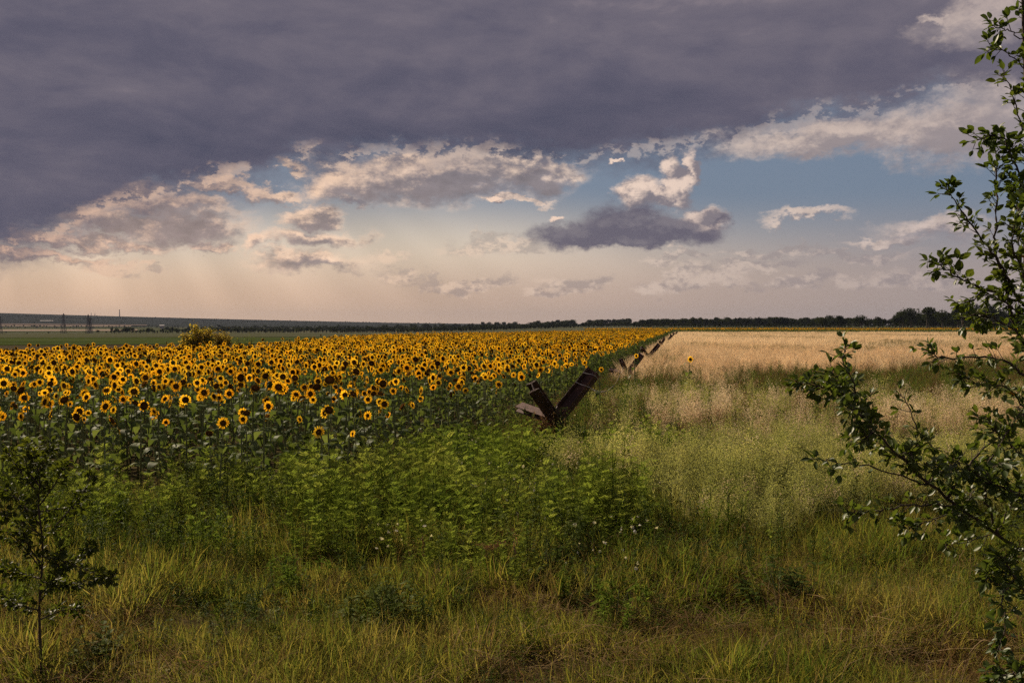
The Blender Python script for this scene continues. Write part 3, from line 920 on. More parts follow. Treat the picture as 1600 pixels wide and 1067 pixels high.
def shed(px0, px1, py, R0, hh, lab):
    t = math.atan(((px0 + px1) / 2 - 800) / F); x, y = R0 * math.sin(t), R0 * math.cos(t); z = CAM_H + (HOR - py) / F * y
    w = (px1 - px0) / F * y / 2; d = 9.0
    o = empty('farm_shed', (x, y, z), -t)
    mb = MB(); mb.box((0, 0, hh / 2 - 3), (w, d, hh / 2 + 3)); mb.build('wall', M['render'], o)
    mb = MB(); e = 1.0
    mb.add([(-w - e, -d - e, hh), (w + e, -d - e, hh), (w + e, 0, hh + 2), (-w - e, 0, hh + 2), (w + e, d + e, hh), (-w - e, d + e, hh), (-w - e, -d - e, hh - .4), (w + e, -d - e, hh - .4)],
           [(0, 1, 2, 3), (3, 2, 4, 5), (0, 3, 5), (1, 4, 2), (6, 7, 1, 0)])
    mb.build('roof', M['roofing'], o)
    for k in range(3):
        mb = MB(); mb.box((-w * 0.6 + k * w * 0.6, -d - 0.15, hh * 0.35), (w * 0.1, 0.12, hh * 0.35)); mb.build('door', M['steel'], o)
    tag(o, lab, 'shed', 'pale sheds at the foot of the ridge')
shed(64, 82, 503.0, 4200, 4.0, 'long white shed at the foot of the ridge, left')
shed(110, 118, 501, 4700, 4.0, 'small pale shed on the slope left of the twin pylons')
shed(250, 256, 509.8, 2600, 1.6, 'pale low shed just left of the golden bush')

# ------------------------------------------------------------------ haze
hb = MB(); hb.box((0, 4600, 57), (9000, 5400, 75))
m, nt = newmat('haze_mat')
pv = nt.nodes.new('ShaderNodeVolumePrincipled')
pv.inputs['Color'].default_value = (0.38, 0.44, 0.60, 1)
pv.inputs['Density'].default_value = 4.0e-5
pv.inputs['Anisotropy'].default_value = 0.0
oo = nt.nodes.new('ShaderNodeOutputMaterial'); nt.links.new(pv.outputs[0], oo.inputs['Volume'])
hz_o = hb.build('haze', m)
tag(hz_o, 'thin haze filling the air over the valley', None, None, 'stuff')

# ------------------------------------------------------------------ sunflowers
def petals_mesh(rd, rp, n, rseed, ragged=0.0, seg=2):
    """ring of ray petals round a disc of radius rd, facing -Y"""
    r = random.Random(rseed); mb = MB()
    for k in range(n):
        if r.random() < ragged: continue
        layer = k % 2
        a = k * 2 * math.pi / n + r.uniform(-0.08, 0.08)
        L = (rp - rd) * r.uniform(0.78, 1.15) * (1.0 if layer == 0 else 0.88); w = 2.5 * math.pi * (rd + 0.35 * L) / n * r.uniform(0.9, 1.3)
        cr = r.uniform(-0.35, 0.30) + (0.06 if layer else -0.05)
        dr, dt = (math.cos(a), math.sin(a)), (-math.sin(a), math.cos(a))
        v = []; prof = [(0, 0.45), (0.4, 1.0), (0.75, 0.72), (1, 0)] if seg > 1 else [(0, 0.6), (0.5, 1.0), (1, 0)]
        for t, ww in prof:
            rad = rd * 0.93 + L * t; yo = cr * L * t * t + (0.004 if layer else -0.004)
            c = (dr[0] * rad, yo, dr[1] * rad); h = w * 0.5 * ww
            if ww > 0: v += [(c[0] - dt[0] * h, c[1] - 0.1 * h, c[2] - dt[1] * h), (c[0] + dt[0] * h, c[1] - 0.1 * h, c[2] + dt[1] * h)]
            else: v.append(c)
        f = [(2 * i, 2 * i + 1, 2 * i + 3, 2 * i + 2) for i in range(len(prof) - 2)]; q = 2 * (len(prof) - 2); f.append((q, q + 1, q + 2))
        mb.add(v, f)
    return mb


def disc_mesh(rd, n=16, rings=4):
    mb = MB(); v = [(0, -0.006, 0)]; f = []
    pr = [(0.28, -0.010), (0.5, -0.016), (0.78, -0.015), (1.0, -0.002), (1.02, 0.012), (0.7, 0.03), (0.25, 0.042)]
    if rings < 4: pr = [(0.55, -0.014), (1.0, -0.002), (0.8, 0.028)]
    for q, (rr, y) in enumerate(pr):
        for k in range(n):
            a = 2 * math.pi * k / n; v.append((math.cos(a) * rr * rd, y * rd / 0.06, math.sin(a) * rr * rd))
    mats = []
    for k in range(n): f.append((0, 1 + (k + 1) % n, 1 + k)); mats.append(1)
    for q in range(len(pr) - 1):
        for k in range(n):
            a = 1 + q * n + k; b = 1 + q * n + (k + 1) % n
            f.append((a, b, b + n, a + n)); mats.append(1 if q == 0 and rings == 4 else (0 if pr[q + 1][1] < 0.005 else 2))
    q = 1 + (len(pr) - 1) * n; f.append(tuple(q + k for k in range(n))); mats.append(2)
    mb.add(v, f); mb.m = mats
    return mb


def sunleaf_mesh(seed):
    """one heart-shaped leaf on its stalk, pointing along +X from the origin"""
    r = random.Random(seed); mb = MB()
    pl = r.uniform(0.06, 0.10)
    mb.tube([(0, 0, 0), (pl * 0.6, 0, 0.03), (pl, 0, 0.035)], [0.005, 0.004, 0.003], 4)
    n0 = len(mb.f)
    L, W = r.uniform(0.15, 0.19), r.uniform(0.12, 0.16)
    v = []; f = []
    for t, w in [(0, 0.05), (0.02, 0.6), (0.15, 0.95), (0.35, 1.0), (0.6, 0.72), (0.82, 0.36), (1, 0.0)]:
        x = pl + L * t * (1 - 0.25 * t); z = 0.035 - L * 0.75 * t * t * r.uniform(0.8, 1.1)
        for s in (-1, -0.5, 0, 0.5, 1):
            v.append((x - (0.03 * abs(s) if t < 0.1 else 0), s * W * 0.5 * w, z + 0.22 * W * w * abs(s) * 0.5 * (1 - 0.7 * abs(s)) + r.uniform(-.004, .004)))
    for i in range(6):
        for k in range(4):
            a = i * 5 + k; f.append((a, a + 1, a + 6, a + 5))
    mb.add(v, f, 1)
    mb.m = [0] * n0 + [1] * len(f)
    return mb


def sun_proto(seed, h, tilt, rd, rp, np_, ragged, nleaf):
    r = random.Random(seed)
    d = dict(h=h)
    bx, by = r.uniform(-.05, .05), r.uniform(-.04, .04)
    neck = 0.05 + 0.05 * max(0, -tilt)
    st = MB()
    st.tube([(0, 0, -0.05), (bx * .5, by * .5, h * 0.4), (bx, by, h * 0.8), (bx, by + 0.0, h * 0.93), (bx, by - neck * 0.5, h * 0.99), (bx, by - neck, h + 0.005)],
            [0.016, 0.014, 0.011, 0.009, 0.009, 0.011], 6)
    d['stem'] = st
    Hm = Matrix.Translation((bx, by - neck - 0.035, h)) @ Matrix.Rotation(tilt, 4, 'X')
    d['headM'] = Hm
    rd, rp = rd * 0.93, rp * 0.93
    d['disc'] = disc_mesh(rd); d['petals'] = petals_mesh(rd, rp, np_, seed, ragged)
    lv = []
    for k in range(nleaf):
        t = 0.20 + 0.72 * (k + r.uniform(-.25, .25)) / (nleaf - 1)
        az = k * 2.399 + r.uniform(-.5, .5); s = r.uniform(0.8, 1.15) * (1.08 - 0.45 * max(0, t - 0.55) / 0.45)
        lv.append((Matrix.Translation((bx * t, by * t, h * t)) @ Matrix.Rotation(az, 4, 'Z') @ Matrix.Rotation(r.uniform(-0.35, 0.35), 4, 'Y') @ Matrix.Scale(s, 4), r.randrange(4)))
    d['leaves'] = lv
    return d


SP = [  # seed height tilt disc petal count ragged leaves ; tilt < 0 nods towards the ground
    (1, 1.28, -0.05, 0.045, 0.096, 24, 0.03, 9), (2, 1.36, -0.28, 0.055, 0.100, 28, 0.12, 9), (3, 1.20, 0.20, 0.036, 0.080, 20, 0.00, 8),
    (4, 1.33, -0.50, 0.063, 0.100, 28, 0.35, 9), (5, 1.26, -0.15, 0.050, 0.106, 26, 0.06, 10), (6, 1.38, -0.40, 0.064, 0.092, 30, 0.60, 9),
    (7, 1.16, 0.05, 0.034, 0.084, 22, 0.04, 8), (8, 1.33, -0.70, 0.068, 0.092, 30, 0.80, 9)]
SEEDS = [sun_proto(*s) for s in SP]
WEI = np.array([0.20, 0.17, 0.13, 0.11, 0.18, 0.07, 0.09, 0.05])
leafM = [sunleaf_mesh(40 + i) for i in range(4)]
leaf_me = [l.mesh('leaf', [M['sunstem'], M['sunleaf']], True) for l in leafM]
DM = [M['disc'], M['disc_mid'], M['sunleaf']]
for d in SEEDS:
    d['stem_me'] = d['stem'].mesh('stem', M['sunstem'], True)
    d['disc_me'] = d['disc'].mesh('disc', DM, True)
    d['pet_me'] = d['petals'].mesh('petals', M['petal'])
    fo = MB()
    for Mx, li in d['leaves']: fo.merge(leafM[li], Mx)
    d['fol_me'] = fo.mesh('leaves', [M['sunstem'], M['sunleaf']], True)


def sunflower(x, y, k, yaw, s, full, label, group):
    d = SEEDS[k]
    o = empty('sunflower', (x, y, float(ground_z(x, y))), yaw, s)
    o.rotation_euler = (random.gauss(0, .05), random.gauss(0, .05), yaw)
    tag(o, label, 'sunflower', group)
    def ch(nm, me, par, Mx=None):
        c = bpy.data.objects.new(nm, me); C.objects.link(c); c.parent = par
        if Mx is not None: c.matrix_basis = Mx
        return c
    ch('stem', d['stem_me'], o)
    dc = ch('disc', d['disc_me'], o, d['headM'] @ Matrix.Rotation(random.gauss(0, .22), 4, 'X') @ Matrix.Rotation(random.gauss(0, .15), 4, 'Z') @ Matrix.Scale(random.uniform(0.76, 1.08), 4))
    tag(ch('petals', d['pet_me'], dc), kind='stuff')
    if full:
        for Mx, li in d['leaves']: ch('leaf', leaf_me[li], o, Mx)
    else:
        tag(ch('leaves', d['fol_me'], o), kind='stuff')
    return o


def edge_x(y): return -0.25 + 0.176 * (y - 19.0)      # right-hand border of the sunflower field
FACE = R_(36)                                            # most heads look this way (to the right of the camera)
def front_y(x): return np.where(x < -2.2, 12.4 + 0.25 * np.sin(x * 1.3), 12.6 + (x + 2.2) * 4.0)


# plant grid: drilled rows 0.55 m apart running with the border
rows = []
dirv = np.array([0.173, 0.985]); nrm = np.array([0.985, -0.173])
for i in range(0, 130):
    off = -0.30 - 0.68 * i
    n = 1100
    tpos = 10.0 + np.cumsum(rng.uniform(0.20, 0.46, n))
    tpos = tpos[tpos < 235]
    x0, y0 = edge_x(19.0) - 0.0, 19.0
    x = x0 + nrm[0] * off + dirv[0] * (tpos - 19.0) + rng.normal(0, 0.06, len(tpos))
    y = y0 + nrm[1] * off + dirv[1] * (tpos - 19.0)
    rows.append(np.stack([x, y], -1))
G = np.concatenate(rows)
gx, gy = G[:, 0], G[:, 1]
leftb = np.interp(gy, [0, 45, 46, 57, 68, 76, 107, 143, 214, 240], [-60, -60, -24, -14.2, -15.2, -15.8, -16.8, -9, 27, 45]) + 0.8 * np.sin(gy * 0.7)
keep = (gy > front_y(gx)) & (gx > fr_l(gy) - 0.5) & (gx > leftb) & (gx < edge_x(gy) + 0.1)
thin = rng.random(len(gx)) < np.interp(gy, [12, 30, 60, 120, 240], [1.0, 0.95, 0.85, 0.7, 0.6])
edgey = (gy - front_y(gx) < 2.2) & (rng.random(len(gx)) < 0.42)
keep &= thin & ~edgey
gx, gy = gx[keep], gy[keep]
order = np.argsort(np.hypot(gx, gy))
gx, gy = gx[order], gy[order]
inview = (gx > -0.514 * gy - 0.15) & (gx < 0.514 * gy)
near_i = np.where(inview)[0][:292]
near_set = np.zeros(len(gx), bool); near_set[near_i] = True


def yaw_of(n): return np.clip(rng.normal(0, 0.78, n), -2.6, 2.6) + FACE
kk = rng.choice(8, len(gx), p=WEI); yw = yaw_of(len(gx)); ss = rng.normal(1.0, 0.075, len(gx)) * (0.95 + 0.1 * vnoise(gx, gy, 4.0, 3))
ss = ss * np.where(gy - front_y(gx) < 2.2, rng.uniform(0.82, 1.0, len(gx)), 1.0)
# labels: the front row is told apart by its order along the field's edge
HEADS = ['fresh yellow head', 'drooping full head', 'small bright head', 'heavy head with gaps in its petals', 'wide yellow head', 'dark head with few petals left', 'small fresh head', 'dark nearly bare head']
ORD = ['first', 'second', 'third', 'fourth', 'fifth', 'sixth', 'seventh', 'eighth', 'ninth', 'tenth', 'eleventh', 'twelfth', 'thirteenth', 'fourteenth', 'fifteenth',
       'sixteenth', 'seventeenth', 'eighteenth', 'nineteenth', 'twentieth', 'twenty-first', 'twenty-second', 'twenty-third', 'twenty-fourth', 'twenty-fifth', 'twenty-sixth',
       'twenty-seventh', 'twenty-eighth', 'twenty-ninth', 'thirtieth']
front = sorted(near_i[:30].tolist(), key=lambda i: gx[i] / gy[i])
flab = {i: '%s sunflower from the left among the nearest, %s' % (ORD[n], HEADS[kk[i]]) for n, i in enumerate(front)}
ONES = ['', 'first', 'second', 'third', 'fourth', 'fifth', 'sixth', 'seventh', 'eighth', 'ninth']
TENS = {3: ('thirty', 'thirtieth'), 4: ('forty', 'fortieth'), 5: ('fifty', 'fiftieth'), 6: ('sixty', 'sixtieth'), 7: ('seventy', 'seventieth')}
for n in range(31, 80): ORD.append(TENS[n // 10][1] if n % 10 == 0 else TENS[n // 10][0] + '-' + ONES[n % 10])
for k in range(8):     # behind the front row: by kind of head, in order across the picture
    mem = sorted([int(i) for i in near_i[30:] if kk[i] == k], key=lambda i: gx[i] / gy[i])
    for n, i in enumerate(mem): flab[i] = 'sunflower with %s, %s of its kind from the left' % (HEADS[k], ORD[n])
fset = set(front)
for c, i in enumerate(near_i):
    i = int(i)
    sunflower(gx[i], gy[i], int(kk[i]), float(yw[i]), float(ss[i]), c < 110, flab[i],
              'sunflowers nearest the camera' if i in fset else 'sunflowers with %s in the nearer rows' % HEADS[kk[i]])
# strays on the right of the barrier line
for px, py, Y, k, lab in ((993, 556, 31, 0, 'stray sunflower with small head right of the second barrier'), (1078, 561, 30, 4, 'stray sunflower at the edge of the tan field'),
                          (938, 577, 24, 2, 'stray sunflower just behind the tip of the nearest barrier'), (912, 566, 29, 2, 'stray sunflower peeping between the first and second barriers'),
                          (916, 528 + 45, 34, 6, 'stray small sunflower below the second barrier')):
    p = at(px, py, Y)
    sunflower(p.x, p.y, k, FACE + random.uniform(-.5, .3), max(0.45, (p.z - float(ground_z(p.x, p.y))) / SEEDS[k]['h']), False, lab, 'stray sunflowers outside the field')

# the rest of the field as one mass, lighter with distance
def far_proto(k, lod):
    d = SEEDS[k]; s = SP[k]; mb = MB()
    st = MB(); bx = 0; st.tube([(0, 0, 0), (0, 0, d['h'])], [0.014, 0.01], 3, 0, False); mb.merge(st)
    pm = petals_mesh(s[3], s[4], 22 if lod == 0 else 14, s[0], s[6], 2 if lod == 0 else 1); pm.m = [2] * len(pm.f)
    mb.merge(pm, d['headM'])
    dm = disc_mesh(s[3], 12 if lod == 0 else 8, 2); dm.m = [3 if q != 2 else 1 for q in dm.m]; mb.merge(dm, d['headM'])
    r = random.Random(k)
    for Mx, li in d['leaves']:
        if lod and Mx.translation.z < 0.5: continue
        q = MB(); leaf_card(q, (0.06, 0, 0.03), (1, 0, 0.1), (0, 0, 1), 0.17, 0.15, 1, 0.2, 0.6, 'heart'); mb.merge(q, Mx)
    return bpy.data.objects.new('k', mb.mesh('far_sunflower', [M['sunstem'], M['sunleaf'], M['petal'], M['disc']]))
rest = ~near_set
for nm, sel, lod, lab in (('sunflower_field', rest & (gy < 60), 0, 'mass of yellow sunflowers in the middle of the field'),
                          ('distant_sunflower_field', rest & (gy >= 60), 1, 'far sunflowers merging into a yellow band at the horizon')):
    x, y = gx[sel], gy[sel]; n = len(x)
    if lod:   # the strip that runs on behind the tan field
        xs, ys = spread(9000, lambda y: 20 + 0 * y, lambda y: 0.53 * y + 12, 262, 320, lambda a, b: a > edge_x(b) - 26)
        x = np.concatenate([x, xs]); y = np.concatenate([y, ys]); n = len(x)
    z = ground_z(x, y)
    kx = rng.choice(8, n, p=WEI); yx = yaw_of(n)
    sx1 = rng.normal(1.0, 0.06, n) * (0.94 + 0.12 * vnoise(x, y, 6.0, 3))
    if lod: sx1 = sx1 * np.where(y > 250, 1.1, 1.0)
    scatter(nm, [far_proto(k, lod) for k in range(8)], np.stack([x, y, z], -1), np.stack([rng.normal(0, .09, n), rng.normal(0, .07, n), yx], -1), np.stack([sx1, sx1, sx1], -1), kx, lab)

# ------------------------------------------------------------------ anti-tank barriers
def i_beam(mb, L0, L1, axis, depth_dir, hd=0.115, hw=0.10, t=0.010):
    """I-section running along axis from -L0 to L1; returns the frame"""
    a = Vector(axis).normalized(); d = Vector(depth_dir); d = (d - a * d.dot(a)).normalized(); w = a.cross(d).normalized()
    Mx = Matrix(((w.x, d.x, a.x, 0), (w.y, d.y, a.y, 0), (w.z, d.z, a.z, 0), (0, 0, 0, 1)))
    outline = [(-hw, -hd), (hw, -hd), (hw, -hd + 2 * t), (t, -hd + 2 * t + 0.02), (t, hd - 2 * t - 0.02), (hw, hd - 2 * t), (hw, hd), (-hw, hd), (-hw, hd - 2 * t), (-t, hd - 2 * t - 0.02),
               (-t, -hd + 2 * t + 0.02), (-hw, -hd + 2 * t)]
    n = len(outline); v = []
    for z in (-L0, L1):
        v += [tuple(Mx @ Vector((x, y, z))) for x, y in outline]
    f = [(k, (k + 1) % n, n + (k + 1) % n, n + k) for k in range(n)]
    for b in (0, n):
        caps = [(0, 1, 2, 3, 10, 11), (3, 4, 9, 10), (4, 5, 6, 7, 8, 9)]
        f += [tuple(b + q for q in (c if b else c[::-1])) for c in caps]
    mb.add(v, f)
    return Mx


def barrier(x, y, rz, s, lab, first=None):
    o = empty('steel_barrier', (x, y, float(ground_z(x, y)) - (0.05 if s == 1.0 else 0.18)), rz, s)
    tag(o, lab, 'barrier', 'row of rusty anti-tank barriers')
    c = Vector((0, 0, 0.70))
    beams = [((-0.40, -0.68, 0.61), (0.10, -0.80, -0.45), 1.05, 1.08, 'rust', 'near black beam leaning to the left'),
             ((0.62, 0.16, 0.74), (0.66, -0.55, -0.50), 0.95, 1.17, 'rust', 'long beam rising to the right'),
             ((-0.72, 0.66, 0.20), (-0.30, -0.22, 0.90), 0.12, 0.92, 'rust_l', 'low left beam, sunlit pink painted into its colour')]
    Ms = []
    for ax, dd, L0, L1, mt, lb in beams:
        mb = MB(); Mx = i_beam(mb, L0, L1, ax, dd, 0.06 if mt == 'rust_l' else 0.115); b = mb.build('beam', M[mt], o); b.location = c; b['label'] = lb; Ms.append((Mx, L1, b))
        bv = b.modifiers.new('edge', 'BEVEL'); bv.width = 0.004; bv.segments = 1
    for sg in (-1, 1):
        mb = MB(); mb.box((0, 0, 0), (0.15, 0.008, 0.15), M=Matrix.Rotation(0.6 * sg, 3, 'Z') @ Matrix.Rotation(0.7, 3, 'Y')); g = mb.build('gusset_plate', M['rust'], o); g.location = c + Vector((0.05 * sg, -0.12 * sg, 0.05))
    return o, Ms


by = [18.5, 40.6, 63, 88, 117, 150, 188]
blab = ['large rusty steel cross barrier nearest the camera', 'second rusty steel barrier, between sunflowers and tan grass', 'third barrier with one dark beam tip above the sunflowers',
        'fourth barrier along the edge of the tan grass', 'fifth barrier shrinking toward the horizon', 'sixth barrier small against the tan grass', 'seventh barrier, a dark stroke near the far end', 'farthest barrier, a speck at the end of the row']
brot = [0, 0.12, -0.25, 0.5, -0.1, 0.35, 0.1]
BAR = []
for i, Y in enumerate(by):
    BAR.append(barrier(0.80 + 0.176 * (Y - 18.5), Y, brot[i], 1.0 if i == 0 else 0.9, blab[i]))
bpy.context.view_layer.update()


def tip_of(i, beam, frac=0.93, off=(0, 0, 0)):
    o, Ms = BAR[i]; Mx, L1, b = Ms[beam]
    return o.matrix_world @ (Vector((0, 0, 0.70)) + Mx @ (Vector((0, 0, L1 * frac)) + Vector(off)))
# wire wound round the rising beam and running on to the next barrier
def wire_path(pts, lab, rad=0.004, barbs=True, name='barbed_wire'):
    mb = MB(); mb.tube([tuple(p) for p in pts], rad, 5)
    if barbs:
        for a, b in zip(pts[:-1], pts[1:]):
            n = max(1, int((Vector(b) - Vector(a)).length / 0.12))
            for k in range(n):
                p = Vector(a).lerp(Vector(b), (k + .5) / n); q = Vector((random.uniform(-1, 1), random.uniform(-1, 1), random.uniform(-1, 1))).normalized() * 0.022
                mb.tube([tuple(p - q), tuple(p + q)], 0.0022, 3)
    tag(mb.build(name, M['wire']), lab, 'wire', 'wire strung along the barriers')
o, Ms = BAR[0]; Mx, L1, b = Ms[1]
for j, zf in enumerate((0.90, 0.72)):
    ring = []
    for k in range(25):
        a = k / 24 * 2 * math.pi; xx, yy = math.cos(a), math.sin(a)
        mxx = max(abs(xx) / 0.107, abs(yy) / 0.122)
        ring.append(o.matrix_world @ (Vector((0, 0, 0.70)) + Mx @ Vector((xx / mxx, yy / mxx, L1 * zf + 0.05 * math.sin(a * 1.0 + j)))))
    wire_path(ring, ['loop of pale wire round the top of the rising beam', 'loop of pale wire lower on the rising beam'][j], 0.006, False)
for i in range(3):
    p, q = tip_of(i, 1, 0.75, (0.0, -0.12, 0)), tip_of(i + 1, 0, 0.6)
    pts = [p.lerp(q, k / 16) - Vector((0, 0, (0.55 if i == 0 else 0.3) * 4 * (k / 16) * (1 - k / 16))) for k in range(17)]
    wire_path(pts, ['sagging barbed wire from the nearest barrier into the weeds', 'barbed wire between the second and third barriers', 'barbed wire between the third and fourth barriers'][i], 0.004, i == 0)

# ------------------------------------------------------------------ bushes at the far left edge of the sunflowers
def shrub(px, top, Y, wpx, n, mats, lab, ls=0.09, seed=1):
    r = random.Random(seed); x = (px - 800) / F * Y; z = float(ground_z(x, Y)); H = CAM_H - (top - HOR) / F * Y - z; W = wpx / F * Y / 2
    o = empty('field_shrub', (x, Y, z)); tag(o, lab, 'bush', 'bushes at the edge of the sunflower field')
    tw = MB(); lf = MB()
    tips = []
    for k in range(26):
        a = r.uniform(0, 6.283); q = r.random() ** 0.6; hh = H * r.uniform(0.55, 1.0) * (1 - 0.3 * q * q)
        tip = Vector((math.cos(a) * q * W, math.sin(a) * q * W, hh))
        tw.tube([(0, 0, -0.05), tuple(tip * 0.5 + Vector((0, 0, 0.12 * H))), tuple(tip)], [0.03, 0.018, 0.005], 4); tips.append(tip)
    for k in range(n):
        tip = tips[k % len(tips)]; t = 0.25 + 0.78 * r.random() ** 0.6
        c = tip * t + Vector((0, 0, 0.25 * H * t * (1 - t) * 1.9)) + Vector((r.gauss(0, .15), r.gauss(0, .15), r.gauss(0, .12)))
        if c.z < 0.05: continue
        leaf_card(lf, c, (r.gauss(0, 1), r.gauss(0, 1), r.gauss(0, 0.7)), (r.gauss(0, .4), r.gauss(0, .4), 1), ls * r.uniform(.6, 1.3), ls * 0.6, 0 if r.random() < mats[2] else 1, 0.2, 0.2, 'lance')
    tw.build('stem', M['bark'], o); tag(lf.build('crown', [M[mats[0]], M[mats[1]]], o), kind='stuff')
shrub(309, 505, 70, 46, 5200, ('bush', 'bush_g', 0.62), 'large golden green bush behind the left sunflowers', 0.17, 1)
shrub(346, 512, 71, 28, 2000, ('bush', 'straw', 0.75), 'smaller golden bush beside the large one', 0.14, 2)
shrub(372, 526, 73, 20, 400, ('bush_g', 'weed', 0.6), 'low green weed clump right of the golden bushes', 0.10, 3)
shrub(389, 523, 73, 22, 420, ('weed', 'bush_g', 0.6), 'brighter green weed clump farthest right of the golden bushes', 0.10, 4)

# ------------------------------------------------------------------ meadow
def protos(name, builders, mats):
    return [bpy.data.objects.new('k', b.mesh(name, [M[m] for m in mats])) for b in builders]


edge_line = lambda y: edge_x(y) + 0.25
infield = lambda x, y: (y > front_y(x)) & (x < edge_x(y) + 0.15)
# 1 short foreground grass
gr = [tuft(17, 0.32, 0.011, 0.11, 0.7, 0, mi=[0, 0, 0, 1]) for k in range(3)] + [tuft(15, 0.37, 0.011, 0.09, 0.65, 0, mi=[0, 1, 1, 2]) for k in range(2)] + [tuft(16, 0.25, 0.008, 0.13, 1.1, 0, mi=[2, 3, 1, 1]) for k in range(3)]
P = protos('grass_tuft', gr, ('grass', 'grass_y', 'straw', 'deadleaf'))
n = int(area(5.3, 13.5) * 145)
x, y = spread(n, fr_l, fr_r, 5.3, 13.5, lambda x, y: rng.random(len(x)) < 1.0)
pt, ro, sc, ix = place(x, y, 0.65, 1.15, 0.16, 5)
dry = vnoise(x, y, 1.1, 1) * 0.65 + vnoise(x, y, 0.35, 2) * 0.35 + np.clip((8.6 - y) * 0.055, -0.15, 0.16)
ix = np.where(dry > 0.69, rng.integers(5, 8, len(x)), ix)
hgt = (0.55 + 0.70 * vnoise(x, y, 0.8, 4) + 0.25 * vnoise(x, y, 0.25, 6)) * np.interp(y, [6, 9, 12], [0.82, 0.95, 1.15])
bare = vnoise(x, y, 0.7, 9) > 0.80
sc *= (hgt * np.where(bare, 0.4, 1))[:, None]
scatter('meadow_grass', P, pt, ro, sc, ix, 'short green and straw coloured grass across the foreground')

# 1b fallen straw and thatch
th = []
for k in range(4):
    mb = MB()
    for q in range(14):
        a = random.uniform(0, 6.28); b = (random.uniform(-.15, .15), random.uniform(-.15, .15), random.uniform(0.02, 0.14))
        blade(mb, b, a, random.uniform(0.04, 0.08), random.uniform(0.003, 0.007), random.uniform(1, 2.6), random.choice([0, 0, 1]), 3, random.uniform(-1, 1), random.uniform(2, 4))
    th.append(mb)
P = protos('thatch', th, ('straw', 'deadleaf'))
n = int(area(5.3, 12) * 22)
x, y = spread(n, fr_l, fr_r, 5.3, 12.0, lambda x, y: vnoise(x, y, 1.1, 1) + np.clip((8.5 - y) * 0.06, -0.2, 0.2) > 0.50)
pt, ro, sc, ix = place(x, y, 0.7, 1.5, 0.2, 4)
scatter('dry_thatch', P, pt, ro, sc, ix, 'fallen straw lying among the foreground grass')

P = protos('seed_grass', [oat(3, 0.46, (0, 0, 0), 14, 0.005, False, 0.3) for k in range(3)] + [oat(3, 0.5, (1, 1, 1), 14, 0.005, False, 0.35) for k in range(2)], ('straw', 'grass_y'))
n = int(area(5.5, 14) * 7)
x, y = spread(n, fr_l, fr_r, 5.5, 14, lambda x, y: vnoise(x, y, 0.9, 14) > 0.45)
pt, ro, sc, ix = place(x, y, 0.55, 1.0, 0.2, 5)
scatter('seeding_grass', P, pt, ro, sc, ix, 'thin seeding grass stalks sprinkled over the foreground')
# 2 feathery green weeds in the middle
P = protos('feathery_weed', [feather_weed(random.uniform(0.5, 0.8), 0, 18) for k in range(6)], ('weed',))
def keep2(x, y):
    px = 800 + F * x / y
    c = vnoise(x, y, 1.6, 11) * 0.7 + vnoise(x, y, 0.5, 12) * 0.3
    lo = np.interp(px, [0, 150, 350, 640, 1000, 1100], [0.62, 0.52, 0.36, 0.24, 0.40, 0.80]) + np.interp(y, [7.5, 9.0, 10.5, 12.0], [0.42, 0.27, 0.14, 0.0])
    return (c > lo) & ~(infield(x, y) & (y > front_y(x) + 1.6))
n = int(area(7.5, 17.5) * 26)
x, y = spread(n, lambda y: -0.53 * y, lambda y: 0.22 * y, 7.5, 17.5, keep2)
pt, ro, sc, ix = place(x, y, 0.6, 1.15, 0.13, 6)
sc *= np.interp(y, [7.5, 9.5, 12], [0.42, 0.72, 1.0])[:, None] * (0.7 + 0.65 * vnoise(x, y, 0.9, 15))[:, None]
scatter('feathery_weeds', P, pt, ro, sc, ix, 'bright green feathery weeds in front of the sunflowers')

# 3 broad-leaved weeds all through the middle ground
P = protos('broadleaf_weed', [broad_weed(random.uniform(0.35, 0.6), 0, 34, 0.075, 0.048, 5) for k in range(3)] + [broad_weed(random.uniform(0.3, 0.5), 1, 36, 0.07, 0.026, 6, 'lance') for k in range(2)] + [tall_weed(random.uniform(0.6, 0.8), 0) for k in range(2)] + [broad_weed(0.4, 2, 30, 0.06, 0.03, 5) for k in range(1)], ('weed_d', 'weed', 'oatgreen'))
def keep3(x, y):
    px = 800 + F * x / y
    d = np.interp(y, [6, 9, 11.5], [0.60, 0.45, 0.16]) - 0.08 * (px < 500)
    return (vnoise(x, y, 1.2, 21) > d) & ~(infield(x, y) & (y > front_y(x) + 0.9)) & ~((y > 31) & (x > edge_x(y) + 4.0)) & (rng.random(len(x)) < np.interp(px, [0, 1010, 1100, 1600], [1, 1, 0.35, 0.35]))
n = int(area(5.8, 40) * 19)
x, y = spread(n, fr_l, fr_r, 5.8, 40, keep3)
pt, ro, sc, ix = place(x, y, 0.6, 1.1, 0.15, 8)
sc *= np.interp(y, [5.8, 9.5, 12, 14, 40], [0.32, 0.6, 0.8, 1.0, 1.15])[:, None]
scatter('broadleaf_weeds', P, pt, ro, sc, ix, 'darker broad-leaved weeds around the barriers')
P = protos('leafy_weed', [tall_weed(random.uniform(0.6, 0.95), k % 2, 52, 0.10, 0.024, 6) for k in range(6)], ('weed', 'weed_d'))
